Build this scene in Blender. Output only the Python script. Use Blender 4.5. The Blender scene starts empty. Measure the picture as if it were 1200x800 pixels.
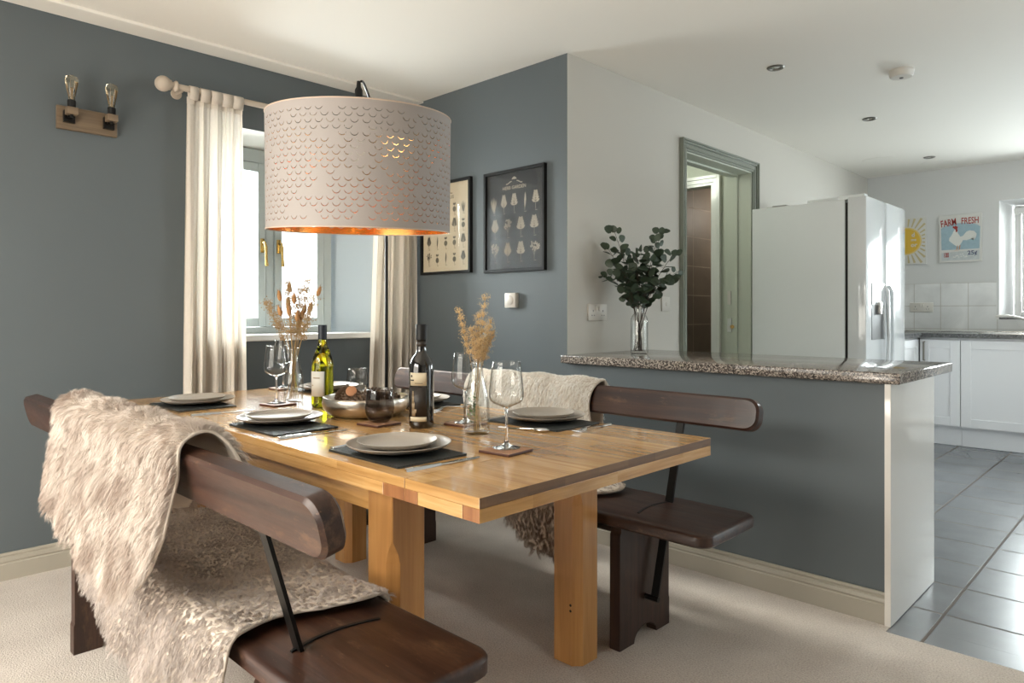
import bpy, bmesh, math, random
import numpy as np
from mathutils import Vector, Matrix
random.seed(7)
PI = math.pi
C = bpy.context.scene.collection
sc = bpy.context.scene

# ------------------------------------------------------------------ helpers
def obj(name, bm, mat, parent=None, smooth=False, auto=None):
    me = bpy.data.meshes.new(name)
    bmesh.ops.recalc_face_normals(bm, faces=bm.faces)
    bm.to_mesh(me); bm.free()
    mats = mat if isinstance(mat, (list, tuple)) else [mat]
    for m in mats: me.materials.append(m)
    if smooth:
        for p in me.polygons: p.use_smooth = True
        if auto is not None:
            me.set_sharp_from_angle(angle=math.radians(auto))
    o = bpy.data.objects.new(name, me); C.objects.link(o)
    if parent is not None: o.parent = parent
    return o
def tag(o, label, cat, group=None):
    o['label'] = label; o['category'] = cat
    if group: o['group'] = group
    return o
def thing(name, label, cat, loc=(0, 0, 0), rz=0, group=None):
    o = bpy.data.objects.new(name, None); C.objects.link(o)
    o.empty_display_size = .05
    o.location = loc; o.rotation_euler = (0, 0, rz)
    return tag(o, label, cat, group)
def struct(name, bm, mat, parent=None, **k):
    o = obj(name, bm, mat, parent, **k)
    if parent is None: o['kind'] = 'structure'
    return o
def dup(root, loc, rz=0, label=None):
    r = root.copy(); C.objects.link(r); r.location = loc; r.rotation_euler = (0, 0, rz)
    if label: r['label'] = label
    for ch in list(root.children):
        c = ch.copy(); C.objects.link(c); c.parent = r
        for g in ch.children:
            d = g.copy(); C.objects.link(d); d.parent = c
    return r
def BM(): return bmesh.new()
def box(bm, x0, x1, y0, y1, z0, z1, bev=0, seg=2, M=None, mi=0):
    r = bmesh.ops.create_cube(bm, size=1)
    vs = r['verts']
    for v in vs:
        v.co = Vector(((x0+x1)/2 + v.co.x*(x1-x0), (y0+y1)/2 + v.co.y*(y1-y0), (z0+z1)/2 + v.co.z*(z1-z0)))
    fs = set(f for v in vs for f in v.link_faces)
    for f in fs: f.material_index = mi
    if bev > 0:
        es = set(e for v in vs for e in v.link_edges)
        rr = bmesh.ops.bevel(bm, geom=list(es), offset=bev, segments=seg, profile=.5, affect='EDGES')
        vs = list(set(v for f in rr['faces'] for v in f.verts) | set(v for v in vs if v.is_valid))
    if M is not None:
        vv = set(v for v in vs if v.is_valid)
        for v in vv: v.co = M @ v.co
    return vs
def lathe(bm, prof, cx=0, cy=0, cz=0, n=48, M=None):
    rings = []
    for (r, z) in prof:
        if r < 1e-6:
            v = bm.verts.new((cx, cy, cz+z)); rings.append([v]*n)
        else:
            rings.append([bm.verts.new((cx + r*math.cos(2*PI*i/n), cy + r*math.sin(2*PI*i/n), cz+z)) for i in range(n)])
    if M is not None:
        done = set()
        for R in rings:
            for v in R:
                if v not in done: v.co = M @ v.co; done.add(v)
    for a, b in zip(rings[:-1], rings[1:]):
        for i in range(n):
            j = (i+1) % n
            q = []
            for v in (a[i], a[j], b[j], b[i]):
                if v not in q: q.append(v)
            if len(q) >= 3:
                try: bm.faces.new(q)
                except ValueError: pass
    return rings
def tube(bm, pts, rad, n=8, cap=True):
    pts = [Vector(p) for p in pts]
    rr = rad if isinstance(rad, (list, tuple)) else [rad]*len(pts)
    up = Vector((0, 0, 1)); rings = []
    t0 = (pts[1]-pts[0]).normalized()
    a = t0.cross(up)
    if a.length < .01: a = t0.cross(Vector((1, 0, 0)))
    a.normalize()
    for i, p in enumerate(pts):
        if i == 0: t = pts[1]-pts[0]
        elif i == len(pts)-1: t = pts[-1]-pts[-2]
        else: t = pts[i+1]-pts[i-1]
        t.normalize()
        a = (a - t*a.dot(t))
        if a.length < 1e-5: a = t.orthogonal()
        a.normalize(); b = t.cross(a)
        rings.append([bm.verts.new(p + (a*math.cos(2*PI*k/n) + b*math.sin(2*PI*k/n))*rr[i]) for k in range(n)])
    for A, B in zip(rings[:-1], rings[1:]):
        for k in range(n): bm.faces.new((A[k], A[(k+1) % n], B[(k+1) % n], B[k]))
    if cap:
        bm.faces.new(rings[0]); bm.faces.new(rings[-1])
def prism(bm, poly, f0, f1):
    """poly: list of 2d; f0,f1 map 2d->3d for each end"""
    a = [bm.verts.new(f0(*p)) for p in poly]; b = [bm.verts.new(f1(*p)) for p in poly]
    n = len(poly)
    fa = bm.faces.new(a); fb = bm.faces.new(b)
    for i in range(n): bm.faces.new((a[i], a[(i+1) % n], b[(i+1) % n], b[i]))
    return fa, fb
def bez(P, n=16):
    P = [Vector(p) for p in P]; out = []
    for i in range(n+1):
        t = i/n; Q = P[:]
        while len(Q) > 1: Q = [Q[k].lerp(Q[k+1], t) for k in range(len(Q)-1)]
        out.append(Q[0])
    return out
def rounded(w, h, r, n=6):
    out = []
    for cx, cy, a0 in ((w/2-r, h/2-r, 0), (-w/2+r, h/2-r, 90), (-w/2+r, -h/2+r, 180), (w/2-r, -h/2+r, 270)):
        for i in range(n+1):
            a = math.radians(a0 + 90*i/n)
            out.append((cx + r*math.cos(a), cy + r*math.sin(a)))
    return out
def text(name, body, size, M, mat, parent, depth=.0004, align='CENTER', bold=0):
    cu = bpy.data.curves.new(name, 'FONT'); cu.body = body; cu.size = size; cu.extrude = depth
    cu.align_x = align; cu.align_y = 'CENTER'; cu.offset = bold; cu.resolution_u = 3
    t = bpy.data.objects.new(name, cu); C.objects.link(t)
    dg = bpy.context.evaluated_depsgraph_get(); dg.update()
    me = bpy.data.meshes.new_from_object(t.evaluated_get(dg))
    C.objects.unlink(t); bpy.data.objects.remove(t); bpy.data.curves.remove(cu)
    me.name = name; me.materials.clear(); me.materials.append(mat)
    me.transform(M)
    o = bpy.data.objects.new(name, me); C.objects.link(o); o.parent = parent
    return o

# ------------------------------------------------------------------ materials
def new_mat(name):
    m = bpy.data.materials.new(name); m.use_nodes = True
    nt = m.node_tree; b = nt.nodes['Principled BSDF']
    return m, nt, b, nt.nodes, nt.links
def simple(name, col, rough=.5, metal=0, bump=0, bscale=200, coat=0, spec=.5, var=0, vscale=3):
    m, nt, b, N, L = new_mat(name)
    b.inputs['Base Color'].default_value = (*col, 1); b.inputs['Roughness'].default_value = rough
    b.inputs['Metallic'].default_value = metal; b.inputs['Coat Weight'].default_value = coat
    b.inputs['Coat Roughness'].default_value = .1
    b.inputs['Specular IOR Level'].default_value = spec
    tc = N.new('ShaderNodeTexCoord')
    if bump:
        no = N.new('ShaderNodeTexNoise'); no.inputs['Scale'].default_value = bscale; no.inputs['Detail'].default_value = 3
        bp = N.new('ShaderNodeBump'); bp.inputs['Strength'].default_value = bump; bp.inputs['Distance'].default_value = .01
        L.new(tc.outputs['Object'], no.inputs['Vector']); L.new(no.outputs['Fac'], bp.inputs['Height'])
        L.new(bp.outputs['Normal'], b.inputs['Normal'])
    if var:
        no = N.new('ShaderNodeTexNoise'); no.inputs['Scale'].default_value = vscale; no.inputs['Detail'].default_value = 4
        mx = N.new('ShaderNodeMix'); mx.data_type = 'RGBA'
        mx.inputs['A'].default_value = (*[c*(1-var) for c in col], 1); mx.inputs['B'].default_value = (*[min(1, c*(1+var)) for c in col], 1)
        L.new(tc.outputs['Object'], no.inputs['Vector']); L.new(no.outputs['Fac'], mx.inputs['Factor'])
        L.new(mx.outputs['Result'], b.inputs['Base Color'])
    return m
def ramp(N, stops):
    r = N.new('ShaderNodeValToRGB'); e = r.color_ramp.elements
    while len(e) < len(stops): e.new(.5)
    for k, (p, c) in enumerate(stops): e[k].position = p; e[k].color = (*c, 1)
    return r
def wood(name, c1, c2, c3, axis='X', rough=.35, scale=1.0, staves=None, coat=0, wear=None, bump=.15, stave_w=.075, stave_l=.9):
    """streaky wood with grain running along axis; optional jointed staves"""
    m, nt, b, N, L = new_mat(name)
    tc = N.new('ShaderNodeTexCoord'); mp = N.new('ShaderNodeMapping')
    s = {'X': (1.2, 22, 22), 'Y': (22, 1.2, 22), 'Z': (22, 22, 1.2)}[axis]
    mp.inputs['Scale'].default_value = [v*scale for v in s]
    L.new(tc.outputs['Object'], mp.inputs['Vector'])
    vec = mp.outputs['Vector']
    no = N.new('ShaderNodeTexNoise'); no.inputs['Scale'].default_value = 1.6; no.inputs['Detail'].default_value = 6; no.inputs['Distortion'].default_value = .6
    fine = N.new('ShaderNodeTexNoise'); fine.inputs['Scale'].default_value = 9; fine.inputs['Detail'].default_value = 3
    L.new(vec, fine.inputs['Vector'])
    if staves:
        sw = N.new('ShaderNodeMapping')
        rot = {'X': (0, 0, 0), 'Y': (0, 0, PI/2), 'Z': (0, PI/2, 0)}[axis]
        sw.inputs['Rotation'].default_value = rot
        L.new(tc.outputs['Object'], sw.inputs['Vector'])
        br = N.new('ShaderNodeTexBrick'); br.inputs['Scale'].default_value = 1
        br.inputs['Brick Width'].default_value = stave_l; br.inputs['Row Height'].default_value = stave_w
        br.inputs['Mortar Size'].default_value = .0006; br.inputs['Mortar Smooth'].default_value = .4
        br.inputs['Color1'].default_value = (0, 0, 0, 1); br.inputs['Color2'].default_value = (1, 1, 1, 1); br.inputs['Mortar'].default_value = (.3, .3, .3, 1)
        br.offset = .37; br.squash = 1
        L.new(sw.outputs['Vector'], br.inputs['Vector'])
        ad = N.new('ShaderNodeVectorMath'); ad.operation = 'MULTIPLY_ADD'
        L.new(br.outputs['Color'], ad.inputs[0]); ad.inputs[1].default_value = (7, 7, 7); L.new(vec, ad.inputs[2])
        L.new(ad.outputs[0], no.inputs['Vector'])
    else: L.new(vec, no.inputs['Vector'])
    r = ramp(N, [(.28, c1), (.5, c2), (.72, c3)])
    mixf = N.new('ShaderNodeMath'); mixf.operation = 'MULTIPLY_ADD'; mixf.inputs[1].default_value = .25
    L.new(fine.outputs['Fac'], mixf.inputs[0])
    sc2 = N.new('ShaderNodeMath'); sc2.operation = 'MULTIPLY_ADD'; sc2.inputs[1].default_value = .75; sc2.inputs[2].default_value = 0
    L.new(no.outputs['Fac'], sc2.inputs[0]); L.new(sc2.outputs[0], mixf.inputs[2])
    L.new(mixf.outputs[0], r.inputs['Fac'])
    col = r.outputs['Color']
    if staves:
        hs = N.new('ShaderNodeMix'); hs.data_type = 'RGBA'; hs.blend_type = 'MULTIPLY'; hs.inputs['Factor'].default_value = staves
        rr = ramp(N, [(0, (.62, .55, .48)), (.3, (.9, .88, .85)), (.6, (1.0, .98, .95)), (1, (1.15, 1.12, 1.05))])
        L.new(br.outputs['Color'], rr.inputs['Fac'])
        L.new(col, hs.inputs['A']); L.new(rr.outputs['Color'], hs.inputs['B']); col = hs.outputs['Result']
    if wear:
        wn = N.new('ShaderNodeTexNoise'); wn.inputs['Scale'].default_value = 14; wn.inputs['Detail'].default_value = 8; wn.inputs['Roughness'].default_value = .75
        wm = N.new('ShaderNodeMapping'); wm.inputs['Scale'].default_value = {'X': (.35, 1, 1), 'Y': (1, .35, 1), 'Z': (1, 1, .35)}[axis]
        L.new(tc.outputs['Object'], wm.inputs['Vector']); L.new(wm.outputs['Vector'], wn.inputs['Vector'])
        wr = ramp(N, [(.57, (0, 0, 0)), (.70, (1, 1, 1))])
        L.new(wn.outputs['Fac'], wr.inputs['Fac'])
        sn_ = N.new('ShaderNodeTexNoise'); sn_.inputs['Scale'].default_value = 75; sn_.inputs['Detail'].default_value = 5; sn_.inputs['Roughness'].default_value = .7
        L.new(wm.outputs['Vector'], sn_.inputs['Vector']); sr_ = ramp(N, [(.66, (0, 0, 0)), (.70, (1, 1, 1))]); L.new(sn_.outputs['Fac'], sr_.inputs['Fac'])
        mxx = N.new('ShaderNodeMath'); mxx.operation = 'MAXIMUM'; L.new(sr_.outputs['Color'], mxx.inputs[0]); L.new(wr.outputs['Color'], mxx.inputs[1])
        wx = N.new('ShaderNodeMix'); wx.data_type = 'RGBA'; wx.inputs['B'].default_value = (*wear, 1)
        L.new(mxx.outputs[0], wx.inputs['Factor']); L.new(col, wx.inputs['A']); col = wx.outputs['Result']
        rm = N.new('ShaderNodeMapRange'); rm.inputs['To Min'].default_value = rough*.8; rm.inputs['To Max'].default_value = min(1, rough*1.6)
        L.new(wn.outputs['Fac'], rm.inputs['Value']); L.new(rm.outputs['Result'], b.inputs['Roughness'])
    else: b.inputs['Roughness'].default_value = rough
    L.new(col, b.inputs['Base Color'])
    b.inputs['Coat Weight'].default_value = coat; b.inputs['Coat Roughness'].default_value = .07
    bp = N.new('ShaderNodeBump'); bp.inputs['Strength'].default_value = bump; bp.inputs['Distance'].default_value = .002
    L.new(mixf.outputs[0], bp.inputs['Height']); L.new(bp.outputs['Normal'], b.inputs['Normal'])
    return m
def glass(name, col=(1, 1, 1), rough=0, ior=1.45):
    m, nt, b, N, L = new_mat(name)
    b.inputs['Base Color'].default_value = (*col, 1); b.inputs['Roughness'].default_value = rough
    b.inputs['Transmission Weight'].default_value = 1; b.inputs['IOR'].default_value = ior
    return m
def pane_mat(name, tint=(.96, .98, .97), refl=.04):
    m, nt, b, N, L = new_mat(name)
    N.remove(b); out = N['Material Output']
    g = N.new('ShaderNodeBsdfGlossy'); g.inputs['Roughness'].default_value = .02
    t = N.new('ShaderNodeBsdfTransparent'); t.inputs['Color'].default_value = (*tint, 1)
    lw = N.new('ShaderNodeLayerWeight'); lw.inputs['Blend'].default_value = .5
    pw = N.new('ShaderNodeMath'); pw.operation = 'POWER'; pw.inputs[1].default_value = 5; L.new(lw.outputs['Facing'], pw.inputs[0])
    ma = N.new('ShaderNodeMath'); ma.operation = 'MULTIPLY_ADD'; ma.inputs[1].default_value = .93; ma.inputs[2].default_value = refl; L.new(pw.outputs[0], ma.inputs[0])
    mx = N.new('ShaderNodeMixShader')
    L.new(ma.outputs[0], mx.inputs[0]); L.new(t.outputs[0], mx.inputs[1]); L.new(g.outputs[0], mx.inputs[2]); L.new(mx.outputs[0], out.inputs['Surface'])
    return m

M = {}
M['slate'] = simple('slate_blue_paint', (.103, .122, .131), .55, bump=.03, bscale=90, var=.05, vscale=1.5)
M['white'] = simple('white_paint', (.56, .535, .485), .6, bump=.03, bscale=90)
M['kitchen_white'] = simple('kitchen_white_paint', (.62, .62, .61), .6)
M['ceiling'] = simple('ceiling_paint', (.84, .81, .75), .8)
M['trim'] = simple('warm_grey_gloss', (.38, .35, .29), .32, coat=.2)
M['sage'] = simple('sage_grey_gloss', (.22, .24, .20), .3, coat=.2)
M['green_white'] = simple('pale_green_paint', (.54, .57, .49), .5)
M['frame_grey'] = simple('window_frame_paint', (.42, .46, .45), .35)
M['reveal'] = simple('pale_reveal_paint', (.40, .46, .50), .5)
M['sill'] = simple('sill_paint', (.72, .72, .70), .25, coat=.4)
M['brass'] = simple('brass', (.55, .38, .14), .25, 1)
M['steel'] = simple('brushed_steel', (.6, .58, .55), .25, 1)
M['chrome'] = simple('chrome', (.8, .8, .8), .08, 1)
M['black'] = simple('black_metal', (.012, .011, .010), .35, .6)
M['black_plastic'] = simple('black_plastic', (.010, .010, .010), .5, spec=.25)
M['white_plastic'] = simple('white_plastic', (.62, .59, .54), .3)
M['cream_panel'] = simple('cream_gloss_panel', (.76, .73, .68), .07, coat=.6)
M['cabinet'] = simple('satin_white_cabinet', (.80, .80, .81), .25)
M['fridge'] = simple('fridge_enamel', (.74, .77, .77), .3)
M['fridge_door'] = simple('fridge_gloss_door', (.66, .68, .69), .07, coat=.8)
M['grey_plastic'] = simple('grey_plastic', (.12, .12, .12), .4)
M['stoneware'] = simple('stoneware_glaze', (.40, .355, .305), .42, var=.03, vscale=20)
M['mat'] = simple('dark_slate_mat', (.012, .015, .014), .5, bump=.6, bscale=260)
M['cork'] = simple('leather_coaster', (.36, .185, .10), .45, bump=.1)
M['cork_dark'] = simple('leather_coaster_side', (.07, .022, .012), .5)
M['rawwood'] = simple('cut_wood', (.45, .2, .09), .7, bump=.1)
M['pane'] = pane_mat('window_glass')
M['picture_glass'] = pane_mat('picture_glass', (.98, .98, .98), .012)
def thin_glass(name, tint, edge, refl=.04):
    m = pane_mat(name, refl=refl); N, L = m.node_tree.nodes, m.node_tree.links
    t = [n for n in N if n.type == 'BSDF_TRANSPARENT'][0]; lw = [n for n in N if n.type == 'LAYER_WEIGHT'][0]
    p2 = N.new('ShaderNodeMath'); p2.operation = 'POWER'; p2.inputs[1].default_value = 3.5; L.new(lw.outputs['Facing'], p2.inputs[0])
    mx = N.new('ShaderNodeMix'); mx.data_type = 'RGBA'; mx.inputs['A'].default_value = (*tint, 1); mx.inputs['B'].default_value = (*edge, 1)
    L.new(p2.outputs[0], mx.inputs['Factor']); L.new(mx.outputs['Result'], t.inputs['Color'])
    return m
M['thin'] = thin_glass('thin_clear_glass', (.992, .994, .992), (.62, .64, .63))
M['thin_vase'] = thin_glass('thin_vase_glass', (.985, .99, .985), (.6, .62, .61), .08)
M['thin_smoke'] = thin_glass('thin_smoked_glass', (.74, .72, .71), (.3, .29, .285))
M['glass'] = glass('clear_glass')
M['smoke'] = glass('smoked_glass', (.42, .40, .38))
M['green_glass'] = glass('green_bottle_glass', (.80, .82, .12))
M['black_glass'] = simple('black_bottle_glass', (.006, .005, .004), .12, coat=1)
M['cream_label'] = simple('cream_label', (.62, .54, .38), .6)
M['white_label'] = simple('white_label', (.62, .60, .54), .6)
M['ink'] = simple('printed_ink', (.02, .018, .016), .6)
M['dark_label'] = simple('dark_label', (.02, .014, .01), .5, var=.6, vscale=60)
M['tan_print'] = simple('tan_print', (.30, .22, .13), .6)
M['screw_cap'] = simple('bottle_cap', (.018, .022, .03), .45, spec=.3)
M['bulb_glass'] = glass('amber_bulb_glass', (1, .95, .85))
M['filament'] = simple('filament', (.7, .55, .38), .3, .8)
M['oak_block'] = wood('pale_oak_block', (.10, .07, .045), (.17, .12, .075), (.23, .165, .105), 'Y', .5)
M['black_print'] = simple('black_poster_paper', (.018, .019, .019), .55)
M['cream_print'] = simple('cream_poster_paper', (.62, .53, .38), .6)
M['plant_cream'] = simple('cream_plant_print', (.40, .35, .27), .6, var=.35, vscale=120)
M['plant_grey'] = simple('grey_plant_print', (.16, .145, .11), .6, var=.4, vscale=120)
M['canvas'] = simple('canvas', (.62, .61, .58), .7)
M['yellow'] = simple('mustard_ink', (.66, .42, .05), .7)
M['pale_blue'] = simple('pale_blue_ink', (.32, .44, .50), .7, var=.15, vscale=30)
M['red_ink'] = simple('brick_red_ink', (.32, .03, .02), .7)
M['hen_white'] = simple('hen_white_ink', (.68, .68, .64), .7)
M['orange_ink'] = simple('orange_ink', (.55, .22, .06), .7)
M['leaf'] = simple('eucalyptus_leaf', (.036, .058, .033), .5, var=.45, vscale=9)
M['twig'] = simple('brown_twig', (.05, .03, .02), .7)
M['straw'] = simple('straw_stem', (.42, .28, .12), .7)
M['bunny'] = simple('tan_seed_head', (.42, .22, .09), .9, var=.3, vscale=60)
M['gyp'] = simple('golden_dried_flower', (.66, .48, .25), .8, var=.3, vscale=80)
M['gyp_pale'] = simple('pale_dried_flower', (.40, .27, .13), .8, var=.2, vscale=80)
M['cone'] = simple('pine_cone_scale', (.14, .085, .05), .6, var=.4, vscale=50)
M['bowl'] = simple('hammered_pewter', (.60, .55, .48), .28, 1, bump=.1, bscale=30, var=.12, vscale=20)
M['rod'] = simple('bleached_wood_rod', (.50, .42, .34), .5, var=.1)
M['gold'] = None

pine1, pine2, pine3 = (.40, .20, .065), (.58, .325, .115), (.74, .48, .22)
M['table_x'] = wood('honey_wood_along', pine1, pine2, pine3, 'X', .24, staves=.6, coat=.55, bump=.05, stave_w=.09)
M['table_y'] = wood('honey_wood_across', pine1, pine2, pine3, 'Y', .25, staves=.35, coat=.2, bump=.05, stave_w=.2, stave_l=.3)
M['table_z'] = wood('honey_wood_upright', (.33, .15, .045), (.45, .22, .07), (.55, .30, .11), 'Z', .3, staves=None, coat=.15, bump=.08, scale=.6)
M['endgrain'] = wood('table_end_grain', (.12, .065, .03), (.19, .10, .045), (.26, .15, .07), 'Y', .4, staves=.3, bump=.1, stave_w=.5, stave_l=.12)
M['endblock'] = wood('table_end_block', (.20, .075, .025), (.30, .12, .04), (.36, .16, .06), 'Z', .4, bump=.1)
M['dark_x'] = wood('dark_stained_wood', (.012, .0045, .003), (.034, .0125, .007), (.066, .027, .014), 'X', .34, coat=.12, wear=(.12, .06, .032), bump=.35)
M['dark_z'] = wood('dark_stained_wood_upright', (.014, .006, .004), (.036, .015, .009), (.062, .027, .015), 'Z', .4, coat=.05, wear=(.08, .04, .02), bump=.3)

def make_carpet():
    m, nt, b, N, L = new_mat('beige_carpet')
    tc = N.new('ShaderNodeTexCoord')
    a = N.new('ShaderNodeTexNoise'); a.inputs['Scale'].default_value = 190; a.inputs['Detail'].default_value = 4
    c = N.new('ShaderNodeTexNoise'); c.inputs['Scale'].default_value = 5; c.inputs['Detail'].default_value = 5
    for n in (a, c): L.new(tc.outputs['Object'], n.inputs['Vector'])
    r = ramp(N, [(.3, (.34, .28, .23)), (.5, (.52, .45, .39)), (.72, (.68, .61, .54))])
    ad = N.new('ShaderNodeMath'); ad.operation = 'MULTIPLY_ADD'; ad.inputs[1].default_value = .3
    L.new(c.outputs['Fac'], ad.inputs[0])
    sc1 = N.new('ShaderNodeMath'); sc1.operation = 'MULTIPLY'; sc1.inputs[1].default_value = .7; L.new(a.outputs['Fac'], sc1.inputs[0])
    L.new(sc1.outputs[0], ad.inputs[2]); L.new(ad.outputs[0], r.inputs['Fac']); L.new(r.outputs['Color'], b.inputs['Base Color'])
    b.inputs['Roughness'].default_value = 1; b.inputs['Specular IOR Level'].default_value = .1
    b.inputs['Sheen Weight'].default_value = .3
    bp = N.new('ShaderNodeBump'); bp.inputs['Strength'].default_value = 1; bp.inputs['Distance'].default_value = .0045
    L.new(a.outputs['Fac'], bp.inputs['Height']); L.new(bp.outputs['Normal'], b.inputs['Normal'])
    return m
M['carpet'] = make_carpet()
def tiles(name, w, h, c1, c2, grout, rough, off=(0, 0, 0), rot=(0, 0, 0), mortar=.004, bump=.3, nscale=4, stagger=0, spec=.5):
    m, nt, b, N, L = new_mat(name)
    tc = N.new('ShaderNodeTexCoord'); mp = N.new('ShaderNodeMapping'); mp.vector_type = 'POINT'
    mp.inputs['Location'].default_value = off; mp.inputs['Rotation'].default_value = rot
    L.new(tc.outputs['Object'], mp.inputs['Vector'])
    br = N.new('ShaderNodeTexBrick'); br.offset = stagger; br.inputs['Scale'].default_value = 1
    br.inputs['Brick Width'].default_value = w; br.inputs['Row Height'].default_value = h
    br.inputs['Mortar Size'].default_value = mortar; br.inputs['Mortar Smooth'].default_value = .2
    br.inputs['Color1'].default_value = (*c1, 1); br.inputs['Color2'].default_value = (*c2, 1); br.inputs['Mortar'].default_value = (*grout, 1)
    L.new(mp.outputs['Vector'], br.inputs['Vector'])
    no = N.new('ShaderNodeTexNoise'); no.inputs['Scale'].default_value = nscale; no.inputs['Detail'].default_value = 8; no.inputs['Distortion'].default_value = .7
    L.new(tc.outputs['Object'], no.inputs['Vector'])
    mx = N.new('ShaderNodeMix'); mx.data_type = 'RGBA'; mx.blend_type = 'MULTIPLY'; mx.inputs['Factor'].default_value = .6
    rr = ramp(N, [(.3, (.7, .7, .7)), (.7, (1.1, 1.1, 1.1))]); L.new(no.outputs['Fac'], rr.inputs['Fac'])
    L.new(br.outputs['Color'], mx.inputs['A']); L.new(rr.outputs['Color'], mx.inputs['B']); L.new(mx.outputs['Result'], b.inputs['Base Color'])
    rg = N.new('ShaderNodeMath'); rg.operation = 'MULTIPLY_ADD'; rg.inputs[1].default_value = .5; rg.inputs[2].default_value = rough
    L.new(br.outputs['Fac'], rg.inputs[0]); L.new(rg.outputs[0], b.inputs['Roughness'])
    b.inputs['Specular IOR Level'].default_value = spec
    h1 = N.new('ShaderNodeMath'); h1.operation = 'MULTIPLY_ADD'; h1.inputs[1].default_value = -1; L.new(br.outputs['Fac'], h1.inputs[0])
    h2 = N.new('ShaderNodeMath'); h2.operation = 'MULTIPLY'; h2.inputs[1].default_value = .25; L.new(no.outputs['Fac'], h2.inputs[0]); L.new(h2.outputs[0], h1.inputs[2])
    bp = N.new('ShaderNodeBump'); bp.inputs['Strength'].default_value = bump; bp.inputs['Distance'].default_value = .004
    L.new(h1.outputs[0], bp.inputs['Height']); L.new(bp.outputs['Normal'], b.inputs['Normal'])
    return m
M['slate_tile'] = tiles('slate_floor_tile', .33, .362, (.145, .155, .17), (.19, .20, .215), (.09, .066, .05), .27, off=(-.235, 2.868+.362*6, 0), rot=(0, 0, -PI/2), mortar=.006, bump=.5, spec=.8)
M['splash'] = tiles('white_wall_tile', .214, .205, (.72, .72, .71), (.76, .76, .75), (.50, .47, .43), .25, off=(-1.897+.214*8, 0, -1.367+.205*8), rot=(0, 0, 0), mortar=.003, bump=.15)
M['brown_tile'] = tiles('brown_wall_tile', .30, .25, (.135, .108, .082), (.15, .12, .092), (.30, .26, .21), .55, off=(0, 0, 0), mortar=.004, bump=.1, stagger=0)
def fix_plane(m, which):
    # feed the wall's own plane into the brick texture: (x,z) or (y,z)
    N, L = m.node_tree.nodes, m.node_tree.links
    mp = [n for n in N if n.type == 'MAPPING'][0]; tc = [n for n in N if n.type == 'TEX_COORD'][0]
    sx = N.new('ShaderNodeSeparateXYZ'); cb = N.new('ShaderNodeCombineXYZ')
    off = list(mp.inputs['Location'].default_value); mp.inputs['Location'].default_value = (off[0], off[2], 0)
    L.new(tc.outputs['Object'], sx.inputs[0]); L.new(sx.outputs['X' if which == 'xz' else 'Y'], cb.inputs['X']); L.new(sx.outputs['Z'], cb.inputs['Y'])
    L.new(cb.outputs[0], mp.inputs['Vector'])
fix_plane(M['splash'], 'xz'); fix_plane(M['brown_tile'], 'yz')

def granite(name, rough, stops):
    m, nt, b, N, L = new_mat(name)
    tc = N.new('ShaderNodeTexCoord')
    v = N.new('ShaderNodeTexVoronoi'); v.inputs['Scale'].default_value = 230; v.feature = 'F1'
    n = N.new('ShaderNodeTexNoise'); n.inputs['Scale'].default_value = 120; n.inputs['Detail'].default_value = 4
    L.new(tc.outputs['Object'], v.inputs['Vector']); L.new(tc.outputs['Object'], n.inputs['Vector'])
    sp = N.new('ShaderNodeSeparateColor'); L.new(v.outputs['Color'], sp.inputs[0])
    ad = N.new('ShaderNodeMath'); ad.operation = 'MULTIPLY_ADD'; ad.inputs[1].default_value = .6; L.new(sp.outputs[0], ad.inputs[0])
    m4 = N.new('ShaderNodeMath'); m4.operation = 'MULTIPLY'; m4.inputs[1].default_value = .4; L.new(n.outputs['Fac'], m4.inputs[0]); L.new(m4.outputs[0], ad.inputs[2])
    r = ramp(N, stops); L.new(ad.outputs[0], r.inputs['Fac']); L.new(r.outputs['Color'], b.inputs['Base Color'])
    b.inputs['Roughness'].default_value = rough
    return m
M['granite'] = granite('speckled_granite', .09, [(.25, (.03, .026, .024)), (.42, (.11, .09, .08)), (.6, (.26, .22, .19)), (.78, (.50, .44, .38))])
M['granite_dark'] = granite('dark_granite', .2, [(.25, (.03, .03, .03)), (.5, (.09, .09, .09)), (.78, (.2, .2, .2))])

def linen(name, col, trans):
    m, nt, b, N, L = new_mat(name)
    out = N['Material Output']
    t = N.new('ShaderNodeBsdfTranslucent'); t.inputs['Color'].default_value = (*trans, 1)
    tc = N.new('ShaderNodeTexCoord'); mp = N.new('ShaderNodeMapping'); mp.inputs['Scale'].default_value = (300, 300, 60)
    no = N.new('ShaderNodeTexNoise'); no.inputs['Scale'].default_value = 1
    L.new(tc.outputs['Object'], mp.inputs['Vector']); L.new(mp.outputs[0], no.inputs['Vector'])
    mx0 = N.new('ShaderNodeMix'); mx0.data_type = 'RGBA'; mx0.inputs['A'].default_value = (*[c*.88 for c in col], 1); mx0.inputs['B'].default_value = (*[min(1, c*1.08) for c in col], 1)
    L.new(no.outputs['Fac'], mx0.inputs['Factor']); L.new(mx0.outputs['Result'], b.inputs['Base Color'])
    b.inputs['Roughness'].default_value = .9
    mx = N.new('ShaderNodeMixShader'); mx.inputs[0].default_value = .34
    L.new(b.outputs[0], mx.inputs[1]); L.new(t.outputs[0], mx.inputs[2]); L.new(mx.outputs[0], out.inputs['Surface'])
    return m
M['linen'] = linen('cream_linen', (.80, .73, .65), (.88, .82, .72))

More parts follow.
